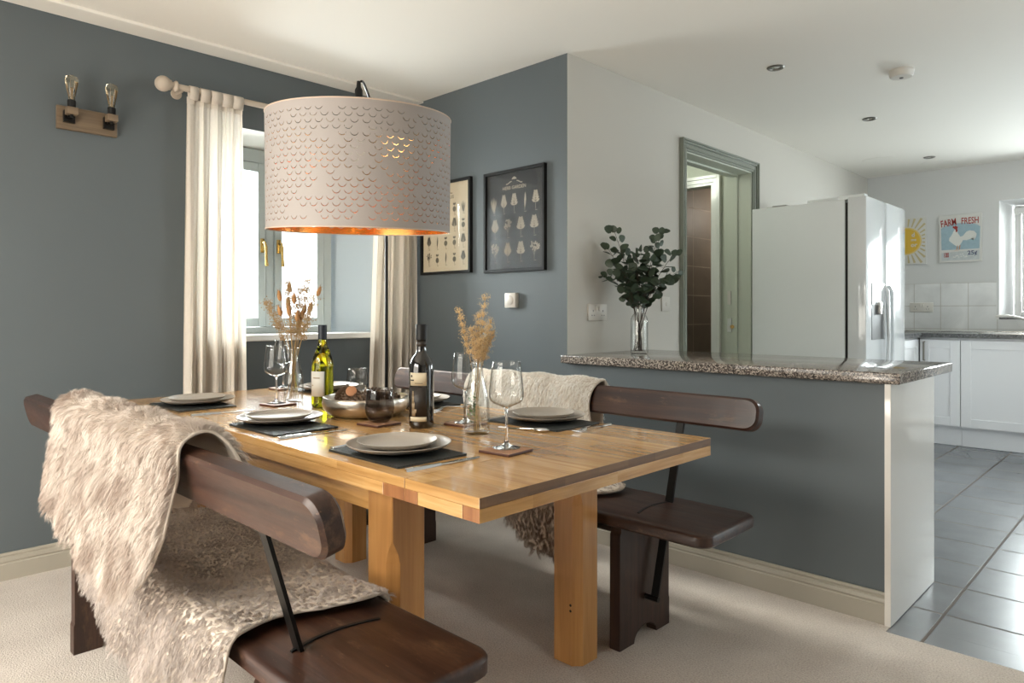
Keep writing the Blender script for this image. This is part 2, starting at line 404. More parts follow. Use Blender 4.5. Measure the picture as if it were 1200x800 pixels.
def fur_mat(name, c1, c2, rough=.7):
    m, nt, b, N, L = new_mat(name)
    tc = N.new('ShaderNodeTexCoord'); no = N.new('ShaderNodeTexNoise'); no.inputs['Scale'].default_value = 11; no.inputs['Detail'].default_value = 3
    L.new(tc.outputs['Object'], no.inputs['Vector'])
    r = ramp(N, [(.35, c1), (.62, c2)]); L.new(no.outputs['Fac'], r.inputs['Fac']); L.new(r.outputs['Color'], b.inputs['Base Color'])
    b.inputs['Roughness'].default_value = rough; b.inputs['Specular IOR Level'].default_value = .15
    b.inputs['Sheen Weight'].default_value = .2
    return m
M['fur_cream'] = fur_mat('cream_long_fur', (.43, .345, .29), (.70, .63, .565))
M['fur_grey'] = fur_mat('greyish_fleece', (.40, .345, .31), (.62, .555, .515))
M['fur_white'] = fur_mat('white_fleece', (.84, .80, .73), (.93, .91, .87))
M['fur_brown'] = fur_mat('brown_tipped_fleece', (.24, .18, .145), (.48, .41, .35))
M['hide'] = simple('hide_backing', (.6, .52, .44), .8)

# perforated lamp shade: crescents cut through a thin sheet
def shade_mat(name, base, metal, rough):
    m, nt, b, N, L = new_mat(name)
    out = N['Material Output']
    uv = N.new('ShaderNodeUVMap'); uv.uv_map = 'UVMap'
    sx = N.new('ShaderNodeSeparateXYZ'); L.new(uv.outputs[0], sx.inputs[0])
    def mth(op, a, bb=None, c=None):
        n = N.new('ShaderNodeMath'); n.operation = op
        for k, v in enumerate((a, bb, c)):
            if v is None: continue
            if isinstance(v, (int, float)): n.inputs[k].default_value = v
            else: L.new(v, n.inputs[k])
        return n.outputs[0]
    rows = 20.0; cols = 54.0
    rv = mth('MULTIPLY', sx.outputs['Y'], rows); row = mth('FLOOR', rv); fy = mth('SUBTRACT', rv, row)
    odd = mth('MULTIPLY', mth('MODULO', row, 2.0), .5)
    cu = mth('ADD', mth('MULTIPLY', sx.outputs['X'], cols), odd); fx = mth('SUBTRACT', mth('FRACT', cu), .5)
    cell = mth('FLOOR', cu)
    # aspect: a cell is .0343 wide and .0205 high
    px = mth('MULTIPLY', fx, .0343); py = mth('MULTIPLY', mth('SUBTRACT', fy, .82), .0183)
    d = mth('SQRT', mth('ADD', mth('MULTIPLY', px, px), mth('MULTIPLY', py, py)))
    low = mth('LESS_THAN', py, mth('MULTIPLY', d, -.15))
    # crescent: thicker at its bottom
    th = mth('MULTIPLY_ADD', mth('DIVIDE', mth('MULTIPLY', py, -1), mth('MAXIMUM', d, .0001)), .00065, .00025)
    ring = mth('LESS_THAN', mth('ABSOLUTE', mth('SUBTRACT', d, .0112)), th)
    mask = mth('MULTIPLY', ring, low)
    # plain border at top and bottom
    bd = mth('MULTIPLY', mth('GREATER_THAN', sx.outputs['Y'], .055), mth('LESS_THAN', sx.outputs['Y'], .93))
    mask = mth('MULTIPLY', mask, bd)
    # some flaps are pressed shut
    wn = N.new('ShaderNodeTexWhiteNoise'); wn.noise_dimensions = '2D'
    cb = N.new('ShaderNodeCombineXYZ'); L.new(cell, cb.inputs[0]); L.new(row, cb.inputs[1]); L.new(cb.outputs[0], wn.inputs['Vector'])
    mask = mth('MULTIPLY', mask, mth('GREATER_THAN', wn.outputs['Value'], .12))
    tr = N.new('ShaderNodeBsdfTransparent'); mx = N.new('ShaderNodeMixShader')
    b.inputs['Base Color'].default_value = (*base, 1); b.inputs['Metallic'].default_value = metal; b.inputs['Roughness'].default_value = rough
    # embossed flap
    flap = mth('MULTIPLY', mth('LESS_THAN', d, .0112), low)
    bp = N.new('ShaderNodeBump'); bp.inputs['Strength'].default_value = .35; bp.inputs['Distance'].default_value = .003
    L.new(mth('MULTIPLY', flap, d), bp.inputs['Height']); L.new(bp.outputs['Normal'], b.inputs['Normal'])
    if metal:
        no = N.new('ShaderNodeTexNoise'); no.inputs['Scale'].default_value = 9; tc = N.new('ShaderNodeTexCoord')
        L.new(tc.outputs['Object'], no.inputs['Vector'])
    L.new(mask, mx.inputs[0]); L.new(b.outputs[0], mx.inputs[1]); L.new(tr.outputs[0], mx.inputs[2]); L.new(mx.outputs[0], out.inputs['Surface'])
    return m
M['shade_out'] = shade_mat('matt_white_perforated_shade', (.32, .285, .265), 0, .65)
M['shade_in'] = shade_mat('copper_gold_lining', (.95, .50, .16), 1, .22)

# ------------------------------------------------------------------ room shell
H = 2.4; XW = 1.279; D = 4.55; XR = 4.9; YF = -3.7
b = BM(); L6 = [(-.35, YF-.3), (XR+.3, YF-.3), (XR+.3, -.07), (2.758, -.07), (2.758, .05), (-.35, .05)]
prism(b, L6, lambda x, y: (x, y, -.1), lambda x, y: (x, y, 0)); fl = struct('floor', b, M['carpet'])
b = BM(); box(b, 2.758, XR+.3, -.0695, .05, -.1, -.003); box(b, -.35, XR+.3, .0505, D+.35, -.1, -.003); struct('floor.001', b, M['slate_tile'])
b = BM(); box(b, -.35, XR+.3, YF-.3, D+.35, H, H+.15); struct('ceiling', b, M['ceiling'])
b = BM(); box(b, 0, .138, YF, 0, H-.014, H+.001, .004); struct('trim_1', b, M['ceiling'])

def wall_with_hole(name, axis, pos, thick, a0, a1, hole, inner, mat, mats_rev, z1=H):
    """wall face at coordinate pos, body extends by thick (signed) behind it; hole=(u0,u1,z0,z1) on the face, inner on the back"""
    bm = BM()
    def P(u, z, back):
        w = pos + (thick if back else 0)
        return (w, u, z) if axis == 'x' else (u, w, z)
    def frame(h, back):
        u0, u1, q0, q1 = h
        o = [bm.verts.new(P(*p, back)) for p in ((a0, 0), (a1, 0), (a1, z1), (a0, z1))]
        i = [bm.verts.new(P(*p, back)) for p in ((u0, q0), (u1, q0), (u1, q1), (u0, q1))]
        for k in range(4): bm.faces.new((o[k], o[(k+1) % 4], i[(k+1) % 4], i[k]))
        return o, i
    o1, i1 = frame(hole, False); o2, i2 = frame(inner, True)
    for k in range(4):
        f = bm.faces.new((i1[k], i1[(k+1) % 4], i2[(k+1) % 4], i2[k])); f.material_index = mats_rev[k]
        bm.faces.new((o1[k], o1[(k+1) % 4], o2[(k+1) % 4], o2[k]))
    return struct(name, bm, mat)
# left wall with the splayed window recess: reveal order bottom, right, top, left
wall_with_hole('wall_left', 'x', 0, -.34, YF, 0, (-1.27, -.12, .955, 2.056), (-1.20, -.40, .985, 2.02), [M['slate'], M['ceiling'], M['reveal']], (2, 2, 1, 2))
b = BM(); box(b, -.34, XW-.001, 0, .12, 0, H); struct('wall_back', b, M['slate'])
# white wall beside the kitchen, with the doorway
def wallbox(name, boxes, mat):
    bm = BM()
    for q in boxes: box(bm, *q)
    return struct(name, bm, mat)
WT = XW-.19
wallbox('wall_middle', [(WT, XW, .121, 1.13, 0, H), (XW-.02, XW, .0005, .121, .86, H), (WT, XW, 2.06, D, 0, H), (WT, XW, 1.13, 2.06, 2.11, H)], M['white'])
wall_with_hole('wall_kitchen', 'y', D, .24, WT, XR, (2.337, 3.75, 1.055, 2.068), (2.42, 3.68, 1.06, 2.03), [M['kitchen_white'], M['kitchen_white']], (0, 0, 0, 0))
wall_with_hole('wall_front', 'y', YF, -.2, 0, XR, (.55, 2.75, .02, 2.12), (.55, 2.75, .02, 2.12), M['slate'], (0, 0, 0, 0))
wall_with_hole('wall_right', 'x', XR, .2, YF, D, (1.3, 3.5, .02, 2.12), (1.3, 3.5, .02, 2.12), M['kitchen_white'], (0, 0, 0, 0))

# lobby behind the doorway and the tiled room beyond it
wallbox('wall_lobby', [(-.3, -.2, .12, 2.1, 0, H), (-.3, .40, 2.1, 2.2, 0, H), (1.0, WT, 2.1, 2.2, 0, H), (.40, 1.0, 2.1, 2.2, 2.075, H)], M['green_white'])
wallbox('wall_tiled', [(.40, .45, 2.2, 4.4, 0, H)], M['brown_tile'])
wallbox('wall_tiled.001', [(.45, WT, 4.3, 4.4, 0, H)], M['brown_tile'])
b = BM(); box(b, .45, WT, 2.2, 4.3, 2.22, 2.26); struct('ceiling.001', b, simple('brown_grey_ceiling', (.30, .25, .20), .8))  # even brown-grey ceiling colour over the tiled room

# skirting boards
SK = [(0, 0), (.020, 0), (.020, .066), (.016, .070), (.016, .074), (.019, .078), (.016, .090), (.010, .094), (.010, .098), (.012, .101), (.008, .110), (0, .110)]
def skirting(name, kind, p0, p1, pos, sgn, mat=M['trim']):
    bm = BM()
    if kind == 'y': prism(bm, SK, lambda d, z: (p0, pos+sgn*d, z), lambda d, z: (p1, pos+sgn*d, z))
    else: prism(bm, SK, lambda d, z: (pos+sgn*d, p0, z), lambda d, z: (pos+sgn*d, p1, z))
    return struct(name, bm, mat)
skirting('baseboard_left', 'x', YF, -.02, 0, 1)
skirting('baseboard_back', 'y', 0, 2.742, 0, -1)

# half-height wall, gloss end panel, granite top
b = BM(); box(b, XW, 2.742, 0, .12, 0, .851); struct('wall_half', b, M['slate'])
t = thing('base_cabinet', 'white gloss peninsula cabinet behind the blue half wall, under the granite top', 'cabinet', (2.0, .35, 0))
b = BM(); box(b, -.70, .741, -.225, .19, .0, .851, .001); obj('cabinet_body', b, M['cabinet'], t)
b = BM(); box(b, .742, .762, -.375, .205, 0, .851, .001); obj('end_panel', b, M['cream_panel'], t)
b = BM()
box(b, 1.262, 2.795, -.036, .71, .851, .891, .006, 3)
o = obj('granite_worktop', b, M['granite'], None, True, 40)
tag(o, 'speckled grey granite breakfast bar top with glossy surface on the blue half wall', 'worktop')

# ------------------------------------------------------------------ dining window
w = thing('window_1', 'w', 'window', (0, 0, 0)); del w['label'], w['category']; w['kind'] = 'structure'
fx0, fx1 = -.32, -.27
b = BM()
Y0, Y1, Z0, Z1 = -1.20, -.40, .985, 2.02
box(b, fx0-.01, fx1+.01, Y0, Y0+.055, Z0, Z1, .004); box(b, fx0-.01, fx1+.01, Y1-.055, Y1, Z0, Z1, .004)
box(b, fx0-.01, fx1+.01, Y0+.05, Y1-.05, Z1-.075, Z1, .004); box(b, fx0-.01, fx1+.02, Y0+.05, Y1-.05, Z0, Z0+.035, .004)
box(b, fx0-.01, fx1+.01, -.825, -.775, Z0+.03, Z1-.07, .004)
obj('window_frame', b, M['frame_grey'], w)
for (a, c) in ((Y0+.055, -.825), (-.775, Y1-.055)):
    b = BM(); zz0, zz1 = Z0+.037, Z1-.077
    for q in ((a+.002, a+.047, zz0, zz1), (c-.047, c-.002, zz0, zz1), (a+.047, c-.047, zz0, zz0+.05), (a+.047, c-.047, zz1-.05, zz1)):
        box(b, fx0, fx1+.018, q[0], q[1], q[2], q[3], .004)
    cas = obj('casement', b, M['frame_grey'], w)
    b = BM(); box(b, -.30, -.296, a+.04, c-.04, zz0+.04, zz1-.04); obj('pane', b, M['pane'], cas)
    yy = c-.024 if a < -1 else a+.024
    b = BM(); box(b, fx1+.018, fx1+.026, yy-.012, yy+.012, 1.44, 1.52, .003)
    tube(b, [(fx1+.022, yy, 1.495), (fx1+.052, yy, 1.495), (fx1+.058, yy+.003, 1.47), (fx1+.055, yy+.006, 1.41), (fx1+.05, yy+.012, 1.365)], [.008, .008, .009, .008, .010], 10)
    obj('window_handle', b, M['brass'], cas, True, 40)
b = BM(); box(b, -.30, .028, -1.262, -.13, .952, .985, .006, 3)
struct('trim_2', b, M['sill'])

# kitchen window
w = bpy.data.objects.new('window_2', None); C.objects.link(w); w['kind'] = 'structure'
b = BM(); y0, y1 = D+.17, D+.22
X0, X1, Z0, Z1 = 2.42, 3.68, 1.06, 2.03
for q in ((X0, X0+.05, Z0, Z1), (X1-.05, X1, Z0, Z1), (X0+.05, X1-.05, Z1-.05, Z1), (X0+.05, X1-.05, Z0, Z0+.05), (3.02, 3.08, Z0+.05, Z1-.05)): box(b, q[0], q[1], y0, y1, q[2], q[3], .004)
for q in ((X0+.055, X0+.095, Z0+.055, Z1-.055), (X0+.095, 2.98, Z0+.055, Z0+.095), (X0+.095, 2.98, Z1-.095, Z1-.055)): box(b, q[0], q[1], y0-.015, y0+.03, q[2], q[3], .004)
obj('window_frame', b, M['sill'], w)
b = BM(); box(b, X0+.04, X1-.04, y0+.02, y0+.024, Z0+.04, Z1-.04); obj('pane', b, M['pane'], w)
b = BM(); box(b, X0+.002, 3.6, D+.12, D+.165, Z1-.075, Z1-.02, .006); obj('blind_cassette', b, M['sill'], w)
b = BM(); box(b, 2.338, 3.749, D-.012, D+.17, 1.045, 1.062, .002); struct('trim_3', b, M['granite_dark'])
# glazed doors behind the camera and at the kitchen's side: plain mullioned frames
def patio(name, axis, pos, a0, a1, z1):
    w = bpy.data.objects.new(name, None); C.objects.link(w); w['kind'] = 'structure'
    bm = BM(); n = 3
    def bx(u0, u1, q0, q1, d=.05):
        if axis == 'y': box(bm, u0, u1, pos-d/2, pos+d/2, q0, q1, .004)
        else: box(bm, pos-d/2, pos+d/2, u0, u1, q0, q1, .004)
    bx(a0, a1, z1-.07, z1); bx(a0, a1, .02, .12)
    for k in range(n+1):
        u = a0+(a1-a0)*k/n; bx(max(a0, u-.045), min(a1, u+.045), .02, z1)
    obj('door_frame', bm, M['sill'], w)
    bm = BM()
    if axis == 'y': box(bm, a0+.02, a1-.02, pos-.003, pos+.003, .1, z1-.05)
    else: box(bm, pos-.003, pos+.003, a0+.02, a1-.02, .1, z1-.05)
    obj('pane', bm, M['pane'], w)
patio('door_3', 'y', YF-.1, .55, 2.75, 2.12)
patio('door_4', 'x', XR+.1, 1.3, 3.5, 2.12)

# doorway casing in the white wall (moulded architrave) and the inner frame
def casing(bm, plane, pos, a0, a1, z1, wd, sgn, steps):
    for (o0, o1, d) in steps:   # o: distance outwards from the opening edge, d: projection
        for q in ((a0-o1, a0-o0, 0, z1+o1), (a1+o0, a1+o1, 0, z1+o1), (a0-o0, a1+o0, z1+o0, z1+o1)):
            lo, hi = sorted((pos, pos+sgn*d))
            if plane == 'x': box(bm, lo, hi, q[0], q[1], q[2], q[3], .0015, 1)
            else: box(bm, q[0], q[1], lo, hi, q[2], q[3], .0015, 1)
steps = [(0, .014, .012), (.0142, .03, .017), (.0302, .044, .012), (.0442, .058, .021), (.0582, .07, .030)]
b = BM(); casing(b, 'x', XW, 1.14, 2.05, 2.10, .07, 1, steps)
d1 = bpy.data.objects.new('door_1', None); C.objects.link(d1); d1['kind'] = 'structure'
obj('architrave', b, M['sage'], d1)
b = BM(); box(b, WT, XW, 1.1305, 1.148, 0, 2.10, .002); box(b, WT, XW, 2.042, 2.0595, 0, 2.10, .002); box(b, WT, XW, 1.148, 2.042, 2.092, 2.1095, .002)
box(b, WT+.05, WT+.09, 1.148, 1.16, 0, 2.092); box(b, WT+.05, WT+.09, 2.03, 2.042, 0, 2.092); box(b, WT+.05, WT+.09, 1.16, 2.03, 2.08, 2.092)
obj('door_lining', b, M['green_white'], d1)
b = BM(); box(b, WT+.012, WT+.04, 2.035, 2.0415, 1.16, 1.26, .002); obj('hinge', b, M['white_plastic'], d1)
b = BM(); box(b, WT+.012, WT+.045, 2.034, 2.0415, .96, 1.06, .002); obj('strike_plate', b, M['sill'], d1)
b = BM(); tube(b, [(WT+.048, 2.036, 1.0), (WT+.058, 2.02, 1.0)], .014, 12); obj('door_latch', b, M['brass'], d1, True, 40)
d2 = bpy.data.objects.new('door_2', None); C.objects.link(d2); d2['kind'] = 'structure'
b = BM(); casing(b, 'y', 2.1, .44, .945, 2.055, .07, -1, [(0, .02, .014), (.0202, .05, .02), (.0502, .075, .028)])
obj('architrave', b, M['sill'], d2)
b = BM(); box(b, .40, .445, 2.1, 2.2, 0, 2.07); box(b, .945, .999, 2.1, 2.2, 0, 2.07); box(b, .445, .945, 2.1, 2.2, 2.055, 2.074)
obj('door_lining', b, M['green_white'], d2)

# ------------------------------------------------------------------ dining table
TX0, TX1, TY0, TY1, TZ = .385, 2.53, -1.778, -.872, .744
cx, cy = (TX0+TX1)/2, (TY0+TY1)/2
t = thing('dining_table', 'honey coloured solid wood extending dining table with chunky square legs', 'table', (cx, cy, 0))
def L_(x, y): return x-cx, y-cy
def slab(name, x0, x1, mats):
    bm = BM(); box(bm, x0-cx, x1-cx, TY0-cy, TY1-cy, TZ-.022, TZ, .0015, 2)
    bm.faces.ensure_lookup_table(); bm.normal_update()
    for f in bm.faces:
        if abs(f.normal.x) > .8: f.material_index = 1
    return obj(name, bm, mats, t)
slab('table_top', .6738, 2.2932, [M['table_x'], M['endgrain']])
slab('extension_leaf', TX0, .673, [M['table_x'], M['endgrain']])
slab('extension_leaf', 2.294, TX1, [M['table_x'], M['endgrain']])
def lip(name, q, mats, blockax):
    bm = BM(); box(bm, q[0]-cx, q[1]-cx, q[2]-cy, q[3]-cy, TZ-.050, TZ-.0222, .0012, 2); bm.normal_update()
    for f in bm.faces:
        n = f.normal
        if (blockax == 'y' and abs(n.y) > .8) or (blockax == 'x' and abs(n.x) > .8): f.material_index = 1
    return obj(name, bm, mats, t)
ME = [M['table_y'], M['endblock']]
for q in ((TX1-.048, TX1, TY0, TY1), (2.294, 2.338, TY0, TY1), (2.215, 2.2932, TY0, TY1), (TX0, TX0+.048, TY0, TY1), (.675, .76, TY0, TY1)): lip('edge_lipping', q, ME, 'y')
MX = [M['table_x'], M['endblock']]
for q in ((2.339, TX1-.049, TY0, TY0+.045), (2.339, TX1-.049, TY1-.045, TY1), (.761, 2.214, TY0, TY0+.045), (.761, 2.214, TY1-.045, TY1), (TX0+.049, .673, TY0, TY0+.045), (TX0+.049, .673, TY1-.045, TY1)): lip('edge_lipping', q, MX, 'x')
for q in ((.80, 2.12, -1.708, -1.684), (.80, 2.12, -.936, -.912)):
    b = BM(); box(b, q[0]-cx, q[1]-cx, q[2]-cy, q[3]-cy, .615, TZ-.0505, .002); obj('apron', b, M['table_x'], t)
for x in (.81, 2.09):
    b = BM(); box(b, x-cx, x+.024-cx, -1.683-cy, -.937-cy, .615, TZ-.0505, .002); obj('apron', b, M['table_y'], t)
def leg_bm(x0, y0, s=.10):
    bm = BM(); prev = None
    x1, y1 = x0+s, y0+s
    for z, c in ((0, .024), (.50, .024), (.525, .018), (.555, .003), (TZ-.0505, .003)):
        e = .003
        p = [(x0+e, y0), (x1-c, y0), (x1, y0+c), (x1, y1-e), (x1-e, y1), (x0+e, y1), (x0, y1-e), (x0, y0+e)]
        ring = [bm.verts.new((a-cx, bb-cy, z)) for a, bb in p]
        if prev:
            for k in range(8): bm.faces.new((prev[k], prev[(k+1) % 8], ring[(k+1) % 8], ring[k]))
        else: bm.faces.new(ring)
        prev = ring
    bm.faces.new(prev); return bm
for x0, y0 in ((.768, -1.71), (.768, -1.008), (2.055, -1.71), (2.055, -1.008)):
    lg = obj('leg', leg_bm(x0, y0), M['table_z'], t)
    b = BM()
    for dz in (0, .018): tube(b, [(x0+.07-cx, y0-.0008-cy, .17+dz), (x0+.07-cx, y0+.004-cy, .17+dz)], .0042, 10)
    obj('screw_hole', b, M['black_plastic'], lg)

# ------------------------------------------------------------------ benches
def make_bench(label):
    t = thing('bench', label, 'bench', group=None)
    hl, hd = .985, .17
    bm = BM()
    # seat plank, rounded corners, softened edges
    outline = rounded(2*hl, 2*hd, .045, 5)
    def ring(off, z):
        sx, sy = (hl-off)/hl, (hd-off)/hd
        return [bm.verts.new((x*sx, y*sy + .0015*math.sin(x*9), z + .0012*math.sin(x*5+y*20))) for x, y in outline]
    R = [ring(.006, .405), ring(0, .411), ring(0, .437), ring(.004, .443), ring(.011, .446)]
    n = len(outline)
    for a, c in zip(R[:-1], R[1:]):
        for k in range(n): bm.faces.new((a[k], a[(k+1) % n], c[(k+1) % n], c[k]))
    bm.faces.new(R[0]); bm.faces.new(R[-1])
    obj('seat', bm, M['dark_x'], t, True, 35)
    # end panels with an arched foot
    for s in (-1, 1):
        xo = s*.645; bm = BM()
        pts = [(-.142, .405), (-.142, .385), (-.148, .375), (-.15, .0), (-.075, 0)]
        for k in range(0, 9):
            a = PI - PI*k/8; pts.append((.068*math.cos(a)-.0, .0 + .045*math.sin(a)))
        pts += [(.075, 0), (.15, 0), (.15, .09), (.147, .10), (.147, .375), (.142, .385), (.142, .405)]
        prism(bm, pts, lambda y, z: (xo-.02, y, z), lambda y, z: (xo+.02, y, z))
        obj('leg', bm, M['dark_z'], t)
        # iron strap pivoted on the panel, up through the seat slot to the rail
        bm = BM(); xs = s*.70
        p0, p1 = Vector((xs, 0.0, .13)), Vector((xs, .176, .735))
        d = (p1-p0).normalized(); nrm = Vector((0, d.z, -d.y))
        for w_, tt in ((.014, .004),):
            vs = []
            for P in (p0, p1):
                for sx, sn in ((-1, -1), (1, -1), (1, 1), (-1, 1)): vs.append(bm.verts.new(P + Vector((sx*w_, 0, 0)) + nrm*sn*tt))
            for q in ((0, 1, 2, 3), (4, 5, 6, 7), (0, 1, 5, 4), (1, 2, 6, 5), (2, 3, 7, 6), (3, 0, 4, 7)): bm.faces.new([vs[i] for i in q])
        tube(bm, [(xo+s*.019, 0, .14), (xs+s*.016, 0, .14)], .009, 12)
        obj('iron_strap', bm, M['black'], t)
        bm = BM()
        pp = [(xs+.020*math.sin(k/7*PI)*-s - 0, .108-.205*k/7, .4462) for k in range(8)]
        for p, q in zip(pp[:-1], pp[1:]):
            v = [bm.verts.new((p[0]-.004, p[1], p[2]+.0022)), bm.verts.new((p[0]+.004, p[1], p[2]+.0022)), bm.verts.new((q[0]+.004, q[1], q[2]+.0022)), bm.verts.new((q[0]-.004, q[1], q[2]+.0022))]
            bm.faces.new(v)
        r = bmesh.ops.extrude_face_region(bm, geom=bm.faces[:])
        for v in [g for g in r['geom'] if isinstance(g, bmesh.types.BMVert)]: v.co.z -= .004
        obj('slot', bm, M['black_plastic'], t)
    bm = BM(); box(bm, -.625, .625, -.012, .012, .33, .405, .003); obj('seat_rail', bm, M['dark_x'], t)
    # back rail, rounded ends, leaning back
    bm = BM(); hh = .1075; ln = 2*.985
    out = rounded(ln, hh, .042, 7)
    RR = []
    for y, off in ((-.023, .007), (-.016, .0), (.016, 0), (.023, .007)):
        RR.append([bm.verts.new((x*(1-off/.985), y, z*(1-off/(hh/2)))) for x, z in out])
    n = len(out)
    for a, c in zip(RR[:-1], RR[1:]):
        for k in range(n): bm.faces.new((a[k], a[(k+1) % n], c[(k+1) % n], c[k]))
    bm.faces.new(RR[0]); bm.faces.new(RR[-1])
    T = Matrix.Translation((0, .188, .762)) @ Matrix.Rotation(math.radians(-13), 4, 'X')
    bm.transform(T)
    obj('back_rail', bm, M['dark_x'], t, True, 35)
    return t
benchB = make_bench('dark stained wooden bench by the blue wall, white fleece over its back rail')
benchB.location = (1.52, -.68, 0)
benchA = dup(benchB, (1.565, -1.92, 0), PI, 'dark stained wooden bench nearest the camera, long cream fur over its back rail')
for o in (benchA, benchB): o['group'] = 'dark wooden benches along the table'

# ------------------------------------------------------------------ fleeces
def sheet(name, f, nu, nv, mats, smooth=True, thick=.006, label='', cat='throw', group=None):
    bm = BM(); g = [[bm.verts.new(f(i/nu, j/nv)) for j in range(nv+1)] for i in range(nu+1)]
    for i in range(nu):
        for j in range(nv): bm.faces.new((g[i][j], g[i+1][j], g[i+1][j+1], g[i][j+1]))
    bm.normal_update()
    me = bpy.data.meshes.new(name); bm.to_mesh(me); bm.free()
    for m in mats: me.materials.append(m)
    for p in me.polygons: p.use_smooth = True
    o = bpy.data.objects.new(name, me); C.objects.link(o)
    if label: tag(o, label, cat, group)
    return o
def add_fur(o, f, count, length, mat, lift=.5, flow=(0, 0, -1), droop=.8, width=.0009, clump=.6, cells=(30, 24), curl=0, curlf=6, seed=1, segs=4, rnd_dir=.35, flip=1, lenvar=.35, edge=.0):
    """grow real strands from the sheet f(u,v) as one mesh of tapered ribbons"""
    R = np.random.default_rng(seed); GU, GV = 120, 100
    G = np.array([[f(i/GU, j/GV) for j in range(GV+1)] for i in range(GU+1)])
    du = np.gradient(G, axis=0); dv = np.gradient(G, axis=1); nn = np.cross(du, dv); ar = np.linalg.norm(nn, axis=2)
    nn = nn/np.maximum(ar, 1e-12)[..., None]*flip
    def samp(A, u, v):
        x = np.clip(u*GU, 0, GU-1e-4); y = np.clip(v*GV, 0, GV-1e-4); i = x.astype(int); j = y.astype(int); a = (x-i); c = (y-j)
        if A.ndim == 3: a = a[:, None]; c = c[:, None]
        return A[i, j]*(1-a)*(1-c)+A[i+1, j]*a*(1-c)+A[i, j+1]*(1-a)*c+A[i+1, j+1]*a*c
    u = R.random(count*3); v = R.random(count*3); keep = R.random(count*3) < samp(ar, u, v)/ar.max()
    u, v = u[keep][:count], v[keep][:count]; n = len(u)
    def norm(a): return a/np.maximum(np.linalg.norm(a, axis=1), 1e-9)[:, None]
    cu = np.clip((np.floor(u*cells[0])+.5), 0, cells[0]-.5); cv = np.clip(np.floor(v*cells[1])+.5, 0, cells[1]-.5)
    cid = (cu*1000+cv).astype(int); hsh = np.random.default_rng(seed+5).random((cells[0]*1000+cells[1]+1500, 6))[cid]
    cu = np.clip((cu+(hsh[:, 0]-.5)*.9)/cells[0], 0, 1); cv = np.clip((cv+(hsh[:, 1]-.5)*.9)/cells[1], 0, 1)
    p = samp(G, u, v); nr = norm(samp(nn, u, v)); cp = samp(G, cu, cv); cn = norm(samp(nn, cu, cv))
    fl = np.array(flow, float)[None, :] + np.zeros((n, 3))
    cr = (hsh[:, 2:5]-.5)*2*rnd_dir
    def tang(fv, nv): return fv - nv*np.sum(fv*nv, axis=1)[:, None]
    fdir = tang(fl + cr*1.2, nr) + fl*.25
    L_ = length*(1-lenvar*R.random(n))*(.85+.3*hsh[:, 5])
    indiv = R.normal(0, rnd_dir*.5, (n, 3))
    tx = norm(np.cross(nr, fdir)+1e-6); 
    ph = hsh[:, 5]*6.28+R.normal(0, .4, n)
    pts = []
    for k in range(segs+1):
        t = k/segs
        a = p + nr*(L_*lift*(t-.45*t*t))[:, None] + (fdir+indiv*.6)*(L_*droop*(.35*t+.65*t*t))[:, None]
        ca = cp + cn*(length*lift*(t-.45*t*t)) + (tang(fl+cr*1.2, cn)+fl*.25)*(length*droop*(.35*t+.65*t*t))
        k_ = clump*t**1.1
        q = a*(1-k_) + (ca+(p-cp)*.25)*k_
        if curl: q = q + tx*(curl*t*np.sin(curlf*t+ph))[:, None] + nr*(curl*t*np.cos(curlf*t+ph))[:, None]
        pts.append(q)
    T = norm(pts[-1]-pts[0]); rv = R.normal(0, 1, (n, 3)); side = norm(np.cross(T, rv))
    V = np.empty((n, 2*segs+1, 3), np.float32)
    for k in range(segs):
        w_ = width*(1-(k/segs)**1.6*.8)
        V[:, 2*k] = pts[k]-side*w_; V[:, 2*k+1] = pts[k]+side*w_
    V[:, 2*segs] = pts[segs]
    nv = 2*segs+1; base = (np.arange(n)*nv)[:, None]
    quads = np.concatenate([base+np.array([2*k, 2*k+1, 2*k+3, 2*k+2]) for k in range(segs-1)], axis=1).reshape(-1, 4)
    tris = (base+np.array([2*segs-2, 2*segs-1, 2*segs])).reshape(-1, 3)
    me = bpy.data.meshes.new('fur'); me.vertices.add(n*nv); me.vertices.foreach_set('co', V.ravel())
    loops = np.concatenate([quads.ravel(), tris.ravel()]).astype(np.int32)
    me.loops.add(len(loops)); me.loops.foreach_set('vertex_index', loops)
    starts = np.concatenate([np.arange(len(quads))*4, len(quads)*4+np.arange(len(tris))*3]).astype(np.int32)
    me.polygons.add(len(starts)); me.polygons.foreach_set('loop_start', starts)
    me.polygons.foreach_set('use_smooth', np.ones(len(starts), bool))
    me.update(calc_edges=True); me.materials.append(mat)
    fo = bpy.data.objects.new('fur', me); C.objects.link(fo); fo.parent = o; fo['kind'] = 'stuff'
    return fo
def path(pts):
    """arc-length parameterised polyline of (y,z) smoothed by Catmull-Rom"""
    P = [Vector(p) for p in pts]; dense = []
    for i in range(len(P)-1):
        p0 = P[max(i-1, 0)]; p1 = P[i]; p2 = P[i+1]; p3 = P[min(i+2, len(P)-1)]
        for k in range(12):
            t_ = k/12
            dense.append(.5*((2*p1)+(p2-p0)*t_+(2*p0-5*p1+4*p2-p3)*t_*t_+(3*p1-p0-3*p2+p3)*t_**3))
    dense.append(P[-1]); cum = [0]
    for a, c in zip(dense[:-1], dense[1:]): cum.append(cum[-1]+(c-a).length)
    def f(s):
        s = max(0, min(1, s))*cum[-1]
        for i in range(len(cum)-1):
            if s <= cum[i+1]:
                u = (s-cum[i])/max(1e-9, cum[i+1]-cum[i]); return dense[i].lerp(dense[i+1], u)
        return dense[-1]
    f.length = cum[-1]
    return f
def wav(x, *pr): return sum(a*math.sin(k*x+p) for a, k, p in pr)
